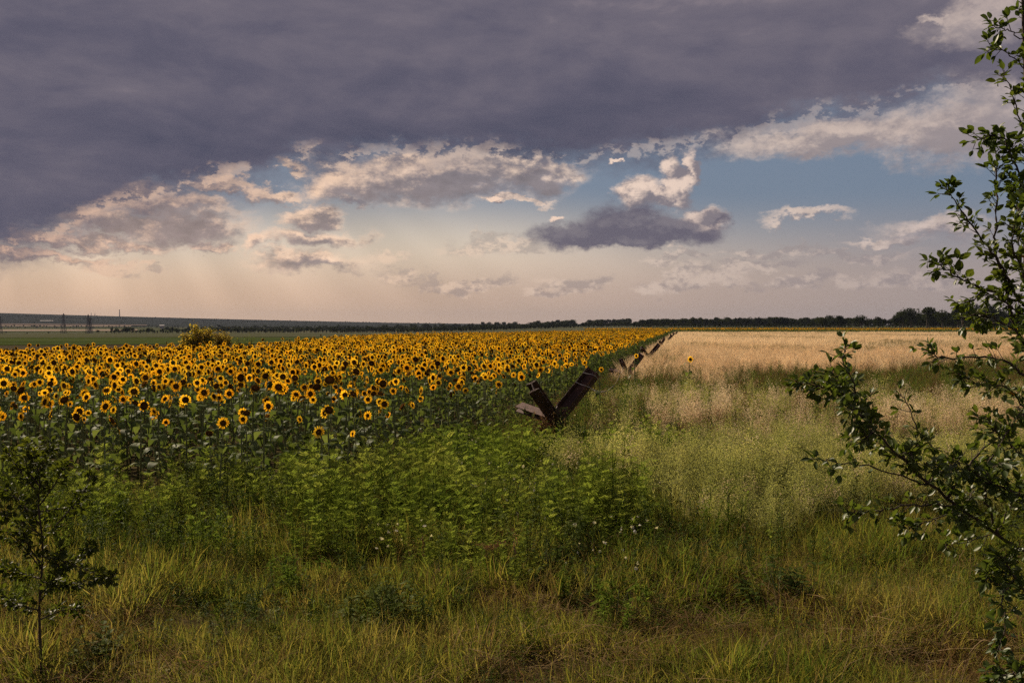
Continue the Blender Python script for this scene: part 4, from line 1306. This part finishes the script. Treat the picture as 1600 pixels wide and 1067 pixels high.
def keep3b(x, y):
    px = 800 + F * x / y
    c = vnoise(x, y, 1.0, 25) * 0.65 + vnoise(x, y, 0.35, 26) * 0.35
    lo = np.interp(px, [0, 250, 420, 640, 1000, 1120, 1600], [0.54, 0.48, 0.43, 0.42, 0.44, 0.58, 0.62]) + np.interp(y, [6, 8.5, 11], [0.20, 0.09, 0.0])
    return (c > lo) & ~(infield(x, y) & (y > front_y(x) + 1.0)) & ~((y > 15.5) & (np.abs(x - 0.8) < 1.6) & (y < 17.6))
n = int(area(6, 26) * 15)
x, y = spread(n, fr_l, fr_r, 6, 26, keep3b)
pt, ro, sc, ix = place(x, y, 0.55, 1.05, 0.12, 6)
sc *= np.interp(y, [6, 8.5, 11], [0.40, 0.66, 1.0])[:, None] * (0.75 + 0.5 * vnoise(x, y, 0.8, 27))[:, None]
scatter('leafy_weeds', P, pt, ro, sc, ix, 'tall narrow-leaved green weeds rising through the meadow')
# weeds grown up round the foot of the nearest barrier
ang = rng.uniform(0, 6.283, 60); rr = rng.uniform(0.25, 1.15, 60)
x, y = 0.8 + np.cos(ang) * rr, 18.1 - np.abs(np.sin(ang)) * rr * 0.8
pt, ro, sc, ix = place(x, y, 0.45, 0.72, 0.15, 4)
scatter('barrier_weeds', protos('barrier_weed', [tall_weed(0.7, 0, 40, 0.08, 0.022), broad_weed(0.55, 1, 36, 0.075, 0.045, 5), oat(6, 0.8, (2, 2, 2), 20, 0.01, True), feather_weed(0.7, 0, 16)], ('weed', 'weed_d', 'oatgreen')), pt, ro, sc, ix, 'weeds grown up round the foot of the nearest barrier')

# 4 taller mixed grass through the middle
P = protos('tall_grass', [tuft(22, 0.52, 0.007, 0.12, 0.6, 0, mi=[0, 0, 1]) for k in range(4)] + [tuft(20, 0.55, 0.006, 0.12, 0.5, 0, mi=[1, 2, 2]) for k in range(2)], ('grass', 'grass_y', 'straw'))
n = int(area(10, 42) * 22)
x, y = spread(n, fr_l, fr_r, 10.0, 42, lambda x, y: ~(infield(x, y) & (y > front_y(x) + 1.0)) & (vnoise(x, y, 1.4, 31) > 0.3))
pt, ro, sc, ix = place(x, y, 0.6, 1.1, 0.14, 6)
ix = np.where((ix > 3) & (rng.random(len(x)) < 0.5), 0, ix)
scatter('tall_grass', P, pt, ro, sc, ix, 'taller mixed grass through the middle of the meadow')

# 5 pale green oat grass on the right
P = protos('oat_clump', [oat(8, 0.9, (0, 0, 0), 26, 0.013) for k in range(4)] + [oat(7, 0.9, (0, 1, 0), 24, 0.013) for k in range(2)], ('oatgreen', 'oatdry'))
def keep5(x, y):
    px = 800 + F * x / y
    lo = np.interp(px, [850, 960, 1060, 1140, 1600], [0.85, 0.62, 0.42, 0.24, 0.26])
    frontl = 11.6 + 0.7 * np.sin(x * 1.7) + np.clip((1080 - px) * 0.006, 0, 1.5)
    return (vnoise(x, y, 1.1, 41) * 0.7 + vnoise(x, y, 0.3, 42) * 0.3 > lo) & (y > frontl) & (rng.random(len(x)) < np.interp(y, [16, 22, 30], [1.0, 0.5, 0.2]))
n = int(area(10.5, 30, lambda y: 0 * y, fr_r) * 30)
x, y = spread(n, lambda y: np.maximum(0.0, edge_x(y) + 0.8), fr_r, 10.5, 30, keep5)
pt, ro, sc, ix = place(x, y, 0.75, 1.12, 0.13, 6)
ix = np.where((y < 16) & (rng.random(len(x)) < 0.85), ix % 4, ix)
sc *= (0.62 + 0.62 * vnoise(x, y, 1.0, 44))[:, None]
scatter('oat_grass', P, pt, ro, sc, ix, 'pale green oat grass with nodding heads on the right')

# 6 dry pinkish oat stalks standing in clumps behind it
P = protos('dry_oat_clump', [oat(8, 1.1, (0, 0, 0), 40, 0.016, False, 0.45) for k in range(5)], ('oatdry',))
def keep6(x, y):
    px = 800 + F * x / y
    c = vnoise(x, y, 0.6, 51) * 0.8 + vnoise(x, y, 2.3, 52) * 0.2
    return (c > np.interp(px, [1000, 1020, 1240, 1300, 1600], [0.9, 0.66, 0.68, 0.74, 0.69])) & (y > 17.0) & (y < 25)
n = int(area(17, 26) * 9)
x, y = spread(n, lambda y: 0.12 * y, fr_r, 17, 26, keep6)
pt, ro, sc, ix = place(x, y, 0.55, 1.15, 0.14, 5)
scatter('dry_oats', P, pt, ro, sc, ix, 'dry pinkish oat stalks in ragged clumps on the right')

# 7 weedy belt before the tan field
P = protos('belt_weed', [broad_weed(0.65, 0, 34, 0.09, 0.04, 5, 'lance') for k in range(2)] + [tall_weed(0.85, 0, 50, 0.11, 0.03, 6)] + [tuft(26, 0.75, 0.008, 0.16, 0.5, 0, mi=[1, 1, 0]) for k in range(2)] + [oat(8, 0.85, (2, 2, 2), 22, 0.012, False) for k in range(2)], ('weed_d', 'grass', 'umbel'))
n = int(area(17, 62, lambda y: edge_x(y), fr_r) * 12)
x, y = spread(n, lambda y: edge_x(y) + 0.5, fr_r, 17, 62, lambda x, y: (y < 32 + 14 * vnoise(x, y, 4, 61) + np.clip((x - 6) * 0.9, 0, 22)) & (vnoise(x, y, 1.5, 63) > 0.2))
pt, ro, sc, ix = place(x, y, 0.75, 1.2, 0.12, 7)
ix = np.where((ix > 4) & (rng.random(len(x)) < 0.6), ix % 5, ix)
scatter('belt_weeds', P, pt, ro, sc, ix, 'dull green weeds between the oats and the tan field')

# 8 the tan field
P = protos('wheat_near', [oat(10, 1.0, (0, 0, 0), 12, 0.024, True, 0.3) for k in range(3)] + [tuft(20, 0.95, 0.016, 0.2, 0.4, 0) for k in range(3)], ('wheat',))
tan_front = lambda x, y: 31 + 9 * vnoise(x, y, 4, 61) + 5 * vnoise(x, y, 1.2, 62) + np.clip((x - 6) * 0.9, 0, 22)
green_patch = lambda x, y: (vnoise(x, y * 0.45, 9.0, 71) * 0.6 + vnoise(x, y * 0.5, 3.0, 72) * 0.4 + np.clip((x / y - 0.30) * 0.5, -0.1, 0.1)) > 0.60
n = int(area(25, 85, lambda y: edge_x(y) + .6, fr_r) * 11)
x, y = spread(n, lambda y: edge_x(y) + 0.75, fr_r, 25, 85, lambda x, y: (y > tan_front(x, y)) & (~green_patch(x, y) | (rng.random(len(x)) < 0.3)))
pt, ro, sc, ix = place(x, y, 0.6, 1.15, 0.16, 6)
sc *= (0.72 + 0.5 * vnoise(x, y, 2.5, 77))[:, None]
scatter('tan_grass', P, pt, ro, sc, ix, 'dry tan oat field beside the row of barriers')
P = protos('wheat_far', [tuft(34, 0.92, 0.035, 0.55, 0.3, 0, seg=2) for k in range(5)], ('wheat',))
n = int(area(85, 262, lambda y: edge_x(y) + .6, fr_r) * 1.7)
x, y = spread(n, lambda y: edge_x(y) + 0.75, fr_r, 85, 262, lambda x, y: (~green_patch(x, y) | (rng.random(len(x)) < 0.4)))
pt, ro, sc, ix = place(x, y, 0.85, 1.15, 0.1, 5)
scatter('distant_tan_grass', P, pt, ro, sc, ix, 'far part of the dry tan field below the horizon')
P = protos('field_weed', [tuft(34, 0.85, 0.03, 0.5, 0.5, 0, seg=2) for k in range(4)] + [broad_weed(0.8, 0, 60, 0.12, 0.05, 8, 'lance') for k in range(2)], ('fieldweed',))
n = int(area(34, 262, lambda y: edge_x(y) + .6, fr_r) * 1.5)
x, y = spread(n, lambda y: edge_x(y) + 1.2, fr_r, 34, 262, lambda x, y: green_patch(x, y) & (y > tan_front(x, y)))
pt, ro, sc, ix = place(x, y, 0.8, 1.15, 0.1, 6)
scatter('field_weeds', P, pt, ro, sc, ix, 'dull weed patches spread through the tan field')

# 9 white bindweed blooms with leaf glints painted as more of them, brown dried umbels
def bloom_glint():
    mb = MB(); n = 7; v = [(0, 0, 0)]; f = []
    for k in range(n):
        a = k * 6.283 / n; v.append((0.012 * math.cos(a), 0.012 * math.sin(a), 0.02)); 
    for k in range(n):
        a = k * 6.283 / n; v.append((0.030 * math.cos(a), 0.030 * math.sin(a), 0.032))
    for k in range(n): f += [(0, 1 + k, 1 + (k + 1) % n), (1 + k, 1 + n + k, 1 + n + (k + 1) % n, 1 + (k + 1) % n)]
    mb.add(v, f); return mb
P = protos('bloom_glint', [bloom_glint()], ('white',))
n = 1000
x, y = spread(n, lambda y: -0.30 * y, lambda y: 0.18 * y, 9.0, 21, lambda x, y: (vnoise(x, y, 1.1, 81) > np.interp(800 + F * x / y, [300, 700, 850, 1000, 1080], [0.82, 0.74, 0.45, 0.52, 0.9])) & ~(infield(x, y) & (y > front_y(x) + 0.3)))
pt, ro, sc, ix = place(x, y, 0.4, 0.85, 0.9, 1)
pt[:, 2] += rng.uniform(0.28, 0.58, len(x)) * np.interp(y, [9, 13], [0.6, 1.0])
scatter('white_blooms_glints', P, pt, ro, sc, ix, 'small white blooms and painted leaf glints dotted through the green weeds')


def umbel_plant(px, py, Y, h, lab, spread_=0.16):
    p = at(px, py, Y); x, y = p.x, Y; z = float(ground_z(x, y))
    o = empty('dried_umbel', (x, y, z), random.uniform(0, 6)); tag(o, lab, 'plant', 'dried brown weeds in the meadow')
    st = MB(); hd = MB()
    h = max(0.15, p.z - z)
    for k in range(9):
        a = random.uniform(0, 6.28); q = random.uniform(0.2, 1) * spread_; tip = Vector((math.cos(a) * q, math.sin(a) * q, h * random.uniform(.85, 1.0)))
        st.tube([(0, 0, 0), tuple(tip * 0.6), tuple(tip)], [0.004, 0.003, 0.002], 4)
        for j in range(26):
            c = tip + Vector((random.gauss(0, .028), random.gauss(0, .028), random.gauss(0, .010)))
            spikelet(hd, c, (random.gauss(0, 1), random.gauss(0, 1), 0.8), 0.016, 0.012, 0)
    st.build('stalk', M['umbel'], o); tag(hd.build('flower_head', M['umbel'], o), kind='stuff')
for px, py, Y, lab in ((597, 776, 11.6, 'wide brown dried flower clump in the green weeds'), (706, 768, 12.0, 'small rounded brown clump right of the wide one'),
                       (797, 828, 10.2, 'reddish brown dried clump below the nearest barrier'), (772, 850, 9.6, 'darker brown dried clump just left of a reddish one'),
                       (578, 736, 13.2, 'faint brown dried clump near the sunflower edge')):
    umbel_plant(px, py, Y, 0.4, lab)


def dead_stalk(px, py, Y, lab):
    p = at(px, py, Y); z = float(ground_z(p.x, Y)); h = max(0.2, p.z - z)
    o = empty('withered_stalk', (p.x, Y, z), random.uniform(0, 6)); tag(o, lab, 'plant', 'withered stalks in the meadow')
    st = MB(); lf = MB(); st.tube([(0, 0, 0), (0.02, 0, h * 0.5), (0.05, 0.01, h)], [0.005, 0.004, 0.002], 5)
    for k in range(16):
        t = 0.45 + 0.55 * k / 16; a = random.uniform(0, 6.28)
        leaf_card(lf, (0.04 * t, 0, h * t), (math.cos(a), math.sin(a), random.uniform(-1.2, 0.2)), (0, 0, 1), random.uniform(.03, .06), 0.02, 0, 0.6, 0.6)
    st.build('stem', M['straw'], o); tag(lf.build('leaves', M['straw'], o), kind='stuff')
for px, py, Y, lab in ((664, 835, 9.6, 'withered pale stalk with curled leaves in the grass'), (800, 832, 9.4, 'bright withered stalk below the nearest barrier'), (1160, 815, 9.8, 'withered straw stalk at the foot of the oat grass'),
                       (835, 640, 17.4, 'dry stalk standing before the nearest barrier'), (868, 640, 17.2, 'dry stalk at the crossing of the nearest barrier'), (880, 650, 17.0, 'short dry stalk right of the barrier crossing'),
                       (822, 650, 17.3, 'dry stalk before the low side beam of the barrier'), (812, 648, 17.6, 'dry stalk left of the low side beam of the barrier'), (852, 652, 17.1, 'dry stalk under the black leaning beam')):
    dead_stalk(px, py, Y, lab)

# ------------------------------------------------------------------ young tree on the right, in front
def leaf_obj_mesh(L, W, seed):
    r = random.Random(seed); mb = MB()
    mb.tube([(0, 0, 0), (0.012, 0, 0.002)], [0.0012, 0.0009], 3)
    n0 = len(mb.f)
    v = []; f = []
    cu = r.uniform(0.05, 0.5)
    for t, w in [(0, 0.02), (0.15, 0.62), (0.4, 1.0), (0.65, 0.9), (0.85, 0.5), (1, 0)]:
        x = 0.012 + L * t * (1 - 0.1 * cu * t)
        for s in (-1, -0.5, 0, 0.5, 1):
            v.append((x, s * W * 0.5 * w, -cu * L * t * t * 0.6 + 0.30 * W * w * s * s * 0.5))
    for i in range(5):
        for k in range(4):
            a = i * 5 + k; f.append((a, a + 1, a + 6, a + 5))
    mb.add(v, f); return mb
TL = [leaf_obj_mesh(0.050, 0.030, 1), leaf_obj_mesh(0.044, 0.028, 2), leaf_obj_mesh(0.056, 0.031, 3), leaf_obj_mesh(0.036, 0.023, 4)]


def smooth_path(pts, n=10):
    out = []
    for i in range(len(pts) - 1):
        p0, p1, p2, p3 = pts[max(i - 1, 0)], pts[i], pts[i + 1], pts[min(i + 2, len(pts) - 1)]
        for k in range(n):
            t = k / n
            out.append(0.5 * ((2 * p1) + (p2 - p0) * t + (2 * p0 - 5 * p1 + 4 * p2 - p3) * t * t + (3 * p1 - p0 - 3 * p2 + p3) * t ** 3))
    out.append(pts[-1]); return out


def grow_leaves(path, per, r, twig_mb, twig, leaves, start=0.1, lsc=1.0):
    """leaves and short leafy spurs along a branch"""
    n = len(path)
    L = sum((path[i + 1] - path[i]).length for i in range(n - 1))
    for k in range(int(L * per)):
        t = start + (1 - start) * r.random() ** 0.85
        i = min(int(t * (n - 1)), n - 2); p = path[i].lerp(path[i + 1], t * (n - 1) - i); d = (path[i + 1] - path[i]).normalized()
        o = Vector((r.gauss(0, 1), r.gauss(0, 1), r.gauss(0, 1))); o = (o - d * o.dot(d)).normalized()
        base = p
        if r.random() < twig:
            e = p + (o * 0.75 + d * 0.6).normalized() * r.uniform(0.012, 0.042); twig_mb.tube([tuple(p), tuple(e)], [0.0016, 0.0009], 4); base = e
            for q in range(r.randint(2, 4)):
                dd = (o + d * 0.5 + Vector((r.gauss(0, .7), r.gauss(0, .7), r.gauss(0, .7)))).normalized(); leaves.append((base, dd, r))
        dd = (o * 0.8 + d * 0.7 + Vector((r.gauss(0, .25), r.gauss(0, .25), r.gauss(0.05, .25)))).normalized()
        leaves.append((base, dd, r))


def leaf_matrix(base, d, r, s):
    up = Vector((r.gauss(0, .55), r.gauss(0, .55), 1.0)); y = up.cross(d)
    if y.length < 1e-3: y = Vector((0, 1, 0))
    y.normalize(); z = d.cross(y).normalized()
    return Matrix(((d.x * s, y.x * s, z.x * s, base.x), (d.y * s, y.y * s, z.y * s, base.y), (d.z * s, y.z * s, z.z * s, base.z), (0, 0, 0, 1)))


def right_tree():
    r = random.Random(5)
    base = Vector((2.35, 3.55, float(ground_z(2.35, 3.55))))
    o = empty('young_fruit_tree', base); tag(o, 'leafy young fruit tree reaching in from the right edge', 'tree')
    wood_ = MB(); leaves = []
    crotch = Vector((2.10, 3.45, 1.15)); top = at(1610, 480, 3.35)
    trunk = smooth_path([base, Vector((2.26, 3.52, 0.6)), crotch, at(1690, 700, 3.4), top, at(1606, 250, 3.3), at(1596, 60, 3.25), at(1592, -60, 3.25)])
    tr = MB(); tr.tube([tuple(p - base) for p in trunk], np.interp(np.linspace(0, 1, len(trunk)), [0, 0.3, 0.6, 1], [0.045, 0.030, 0.011, 0.003]), 8)
    tr.build('trunk', M['bark'], o, True)
    br = [  # path, r0, r1, leaves per metre, share of spurs, first leaves at
        ([crotch, at(1640, 900, 3.3), at(1560, 835, 3.2), at(1450, 755, 3.1), at(1370, 675, 3.05), at(1300, 610, 3.05), at(1245, 597, 3.05)], 0.0075, 0.0014, 115, 0.4, 0.12),
        ([at(1345, 650, 3.05), at(1335, 600, 3.0), at(1318, 565, 3.0), at(1325, 540, 3.0)], 0.003, 0.0012, 110, 0.3, 0.0),
        ([at(1405, 712, 3.1), at(1440, 690, 3.2), at(1420, 640, 3.25), at(1400, 610, 3.3)], 0.003, 0.0012, 60, 0.2, 0.1),
        ([at(1450, 757, 3.1), at(1380, 735, 3.0), at(1310, 722, 2.95), at(1268, 716, 2.95)], 0.003, 0.0012, 60, 0.2, 0.3),
        ([at(1480, 778, 3.12), at(1540, 700, 3.2), at(1600, 660, 3.3)], 0.004, 0.002, 120, 0.4, 0.0),
        ([at(1500, 790, 3.15), at(1430, 790, 3.0), at(1360, 800, 2.95), at(1330, 800, 2.95)], 0.003, 0.0012, 90, 0.3, 0.2),
        ([at(1560, 835, 3.2), at(1540, 760, 3.1), at(1560, 700, 3.05), at(1600, 640, 3.1)], 0.004, 0.0015, 130, 0.4, 0.0),
        ([at(1590, 860, 3.25), at(1560, 880, 3.1), at(1545, 910, 3.0)], 0.003, 0.0012, 130, 0.4, 0.1),
        ([crotch, at(1680, 960, 3.2), at(1610, 930, 3.1), at(1570, 870, 3.0)], 0.010, 0.002, 110, 0.4, 0.3),
        ([crotch, at(1700, 1060, 3.1), at(1620, 1040, 3.0), at(1560, 1062, 2.95)], 0.008, 0.002, 110, 0.4, 0.4),
        ([at(1640, 640, 3.4), at(1600, 590, 3.3), at(1560, 560, 3.25), at(1480, 560, 3.2), at(1450, 548, 3.2)], 0.006, 0.0015, 100, 0.35, 0.1),
        ([at(1620, 560, 3.35), at(1590, 520, 3.3), at(1575, 475, 3.3), at(1570, 430, 3.3)], 0.006, 0.002, 190, 0.5, 0.0),
        ([top, at(1560, 460, 3.3), at(1510, 440, 3.25), at(1485, 428, 3.2), at(1462, 410, 3.2)], 0.006, 0.0012, 130, 0.4, 0.0),
        ([at(1600, 490, 3.3), at(1545, 462, 3.2), at(1515, 470, 3.15), at(1495, 474, 3.15)], 0.003, 0.001, 90, 0.3, 0.2),
        ([at(1590, 470, 3.3), at(1560, 410, 3.3), at(1530, 370, 3.28), at(1500, 325, 3.25), at(1476, 293, 3.25)], 0.005, 0.0012, 140, 0.4, 0.05),
        ([at(1575, 450, 3.3), at(1555, 400, 3.3), at(1556, 320, 3.3), at(1554, 250, 3.3), at(1550, 215, 3.3)], 0.0055, 0.0012, 110, 0.4, 0.0),
        ([at(1612, 330, 3.3), at(1580, 250, 3.25), at(1560, 215, 3.25), at(1520, 222, 3.2)], 0.004, 0.0012, 150, 0.45, 0.0),
        ([at(1604, 230, 3.3), at(1580, 160, 3.25), at(1565, 110, 3.25)], 0.003, 0.001, 110, 0.4, 0.0),
        ([at(1598, 110, 3.25), at(1570, 85, 3.2), at(1545, 78, 3.2)], 0.002, 0.001, 110, 0.3, 0.1),
        ([at(1596, 65, 3.25), at(1570, 50, 3.2), at(1556, 46, 3.2), at(1546, 42, 3.2)], 0.002, 0.001, 120, 0.35, 0.1),
        ([at(1600, 430, 3.2), at(1580, 380, 3.15), at(1590, 330, 3.15), at(1600, 290, 3.15)], 0.004, 0.001, 200, 0.5, 0.0),
        ([at(1625, 520, 3.35), at(1596, 420, 3.3), at(1590, 330, 3.28), at(1578, 290, 3.25)], 0.004, 0.001, 190, 0.5, 0.0),
        ([at(1612, 540, 3.3), at(1560, 500, 3.22), at(1530, 492, 3.2), at(1500, 500, 3.2)], 0.003, 0.001, 130, 0.4, 0.0),
        ([at(1615, 660, 3.3), at(1580, 610, 3.2), at(1530, 600, 3.15), at(1505, 585, 3.15)], 0.003, 0.001, 150, 0.5, 0.0),
        ([at(1600, 900, 3.1), at(1570, 930, 3.0), at(1575, 985, 2.95), at(1560, 1020, 2.95)], 0.003, 0.001, 130, 0.5, 0.0),
        ([at(1650, 760, 3.3), at(1610, 720, 3.2), at(1570, 690, 3.1), at(1540, 650, 3.1)], 0.005, 0.0015, 170, 0.5, 0.0),
        ([at(1650, 850, 3.2), at(1600, 780, 3.0), at(1560, 760, 2.95), at(1520, 735, 2.95)], 0.005, 0.0015, 150, 0.5, 0.0),
    ]
    A_ = [(1560, 835, 3.2), (1505, 795, 3.15), (1450, 755, 3.1), (1410, 715, 3.08), (1370, 675, 3.05), (1330, 640, 3.05), (1300, 612, 3.05)]
    for k in range(15):      # fine side shoots along the low branch
        px, py, Y = A_[k % 7]; q = 1.0 - 0.08 * (k % 7); up = r.choice((-1, 1, 1, 1)); L = r.uniform(50, 125) * q
        ang = r.uniform(0.25, 1.15) if up > 0 else r.uniform(-0.7, -0.2)
        dx, dy = (-math.cos(ang) if r.random() < 0.5 else math.cos(ang) * 0.8) * L, -math.sin(ang) * L
        br.append(([at(px, py, Y), at(px + dx * 0.5, py + dy * 0.6, Y + r.uniform(-.12, .12)), at(px + dx, py + dy, Y + r.uniform(-.25, .25))], 0.0022, 0.0008, 115, 0.4, 0.1))
    grow_leaves(trunk[35:], 120, r, wood_, 0.45, leaves, 0.0)
    bm_ = []
    for pts, r0, r1, per, tw, st in br:
        path = smooth_path([Vector(p) for p in pts], 7)
        path = [p + Vector((r.gauss(0, .003), r.gauss(0, .003), r.gauss(0, .003))) for p in path]
        b = MB(); b.tube([tuple(p - base) for p in path], np.linspace(r0, r1, len(path)), 6); b.build('branch', M['bark'], o, True)
        grow_leaves(path, per * 1.15, r, wood_, tw, leaves, st)
    for arr in wood_.v: arr -= np.array(base)
    tag(wood_.build('twigs', M['bark'], o), kind='stuff')
    mesh_ = [t_.mesh('leaf', M['treeleaf'], True) for t_ in TL]; turn = TL[1].mesh('leaf', M['turning'], True)
    r.shuffle(leaves)
    def framed(b): return b.y > 0.5 and 1180 < 800 + F * b.x / b.y < 1600 and -5 < HOR + F * (CAM_H - b.z) / b.y < 1072
    crown = MB(); cnt = 0
    for b, d, rr in leaves:
        s = r.uniform(0.34, 0.72); Mx = leaf_matrix(b - base, d, r, s); k = r.randrange(4)
        if cnt < 300 and framed(b):
            me = turn if cnt % 60 == 17 else mesh_[k]
            c = bpy.data.objects.new('leaf', me); C.objects.link(c); c.parent = o; c.matrix_basis = Mx; cnt += 1
        else: crown.merge(TL[k], Mx)
    tag(crown.build('crown', M['treeleaf'], o, True), kind='stuff')
    print('tree leaves', len(leaves))
right_tree()


def sapling():
    r = random.Random(9)
    Y = 6.75; b0 = at(62, 1060, Y); base = Vector((b0.x, Y, float(ground_z(b0.x, Y))))
    o = empty('slender_sapling', base); tag(o, 'slender dark sapling with small leaves at the left edge', 'tree')
    path = smooth_path([base, at(58, 960, Y), at(64, 860, Y), at(58, 790, Y), at(60, 750, Y + .05), at(52, 712, Y + .1)])
    t_ = MB(); t_.tube([tuple(p - base) for p in path], np.linspace(0.010, 0.003, len(path)), 7); t_.build('trunk', M['bark'], o, True)
    leaves = []; tw = MB()
    brs = [((60, 940), (110, 880), (140, 855)), ((62, 890), (20, 840), (-20, 820)), ((60, 850), (100, 805), (125, 775), (140, 745)), ((60, 820), (20, 775), (-15, 755)), ((60, 790), (85, 755), (100, 725)),
           ((58, 770), (28, 735), (12, 710)), ((62, 910), (100, 915), (140, 905)), ((60, 870), (90, 875), (140, 895), (170, 905)), ((60, 905), (25, 895), (-10, 880)), ((58, 970), (95, 955), (120, 955)), ((58, 955), (25, 945), (0, 930)),
           ((55, 740), (72, 715), (78, 690)), ((60, 800), (95, 795), (125, 795)), ((60, 835), (28, 815), (0, 800)), ((60, 880), (40, 850), (30, 815)), ((60, 930), (85, 900), (92, 860)), ((60, 760), (40, 730), (45, 695))]
    for k, b in enumerate(brs):
        yo = r.uniform(-.45, .45); pts = [at(px, py, Y + yo * i / (len(b) - 1)) for i, (px, py) in enumerate(b)]
        pp = smooth_path(pts, 6); q = MB(); q.tube([tuple(p - base) for p in pp], np.linspace(0.006, 0.0015, len(pp)), 5); q.build('branch', M['bark'], o, True)
        grow_leaves(pp, 140, r, tw, 0.6, leaves, 0.12)
    grow_leaves(path[12:], 120, r, tw, 0.6, leaves, 0.1)
    for arr in tw.v: arr -= np.array(base)
    tag(tw.build('twigs', M['bark'], o), kind='stuff')
    crown = MB()
    for b, d, rr in leaves: crown.merge(TL[r.randrange(4)], leaf_matrix(b - base, d, r, r.uniform(0.55, 0.95)))
    tag(crown.build('crown', M['saplingleaf'], o, True), kind='stuff')
    print('sapling leaves', len(leaves))
sapling()


# ------------------------------------------------------------------ leafy clumps that stand out of the foreground grass
def weed_clump(px, py, Y, kind, lab, wide=0.35):
    p = at(px, py, Y); z = float(ground_z(p.x, Y)); h = max(0.25, p.z - z)
    o = empty('leafy_weed_clump', (p.x, Y, z)); tag(o, lab, 'plant', 'leafy clumps in the foreground grass')
    lf = MB()
    for k in range(9):
        a = random.uniform(0, 6.283); q = wide * math.sqrt(random.random()); hh = h * random.uniform(0.6, 1.0) * (1 - 0.35 * q / wide)
        w = tall_weed(hh, 0, 44, 0.085, 0.030, 5) if kind == 0 else (broad_weed(hh, 0, 34, 0.07, 0.042, 4) if kind == 1 else feather_weed(hh, 0, 16))
        lf.merge(w, Matrix.Translation((math.cos(a) * q, math.sin(a) * q, 0)) @ Matrix.Rotation(random.uniform(0, 6.28), 4, 'Z') @ Matrix.Rotation(random.uniform(-.15, .15), 4, 'X'))
    tag(lf.build('foliage', M['weed_d'] if kind == 1 else M['weed'], o), kind='stuff')
    st = MB()
    for k in range(4): st.tube([(random.uniform(-.1, .1), random.uniform(-.1, .1), 0), (random.uniform(-.12, .12), random.uniform(-.12, .12), h * 0.6)], [0.006, 0.003], 4)
    st.build('stem', M['sunstem'], o)
for px, py, Y, k, lab in ((850, 820, 9.3, 1, 'dark leafy clump in the grass straight below the barrier'), (925, 842, 8.7, 0, 'narrow-leaved clump right of the dark clump below the barrier'),
                          (975, 880, 8.0, 0, 'tallest narrow-leaved clump low in the centre right'), (1215, 850, 8.6, 1, 'round leafy clump under the tip of the lower branch'),
                          (310, 770, 10.6, 2, 'feathery green clump left, before the sunflower stems'), (600, 880, 8.2, 1, 'low leafy clump in the centre of the grass'),
                          (450, 835, 9.2, 0, 'narrow-leaved clump left of centre in the grass'), (40, 930, 7.6, 0, 'leafy clump behind the sapling trunk'),
                          (120, 975, 7.0, 1, 'leafy clump in the grass right of the sapling foot'), (720, 790, 10.2, 2, 'feathery clump in the middle of the green weeds')):
    weed_clump(px, py, Y, k, lab)
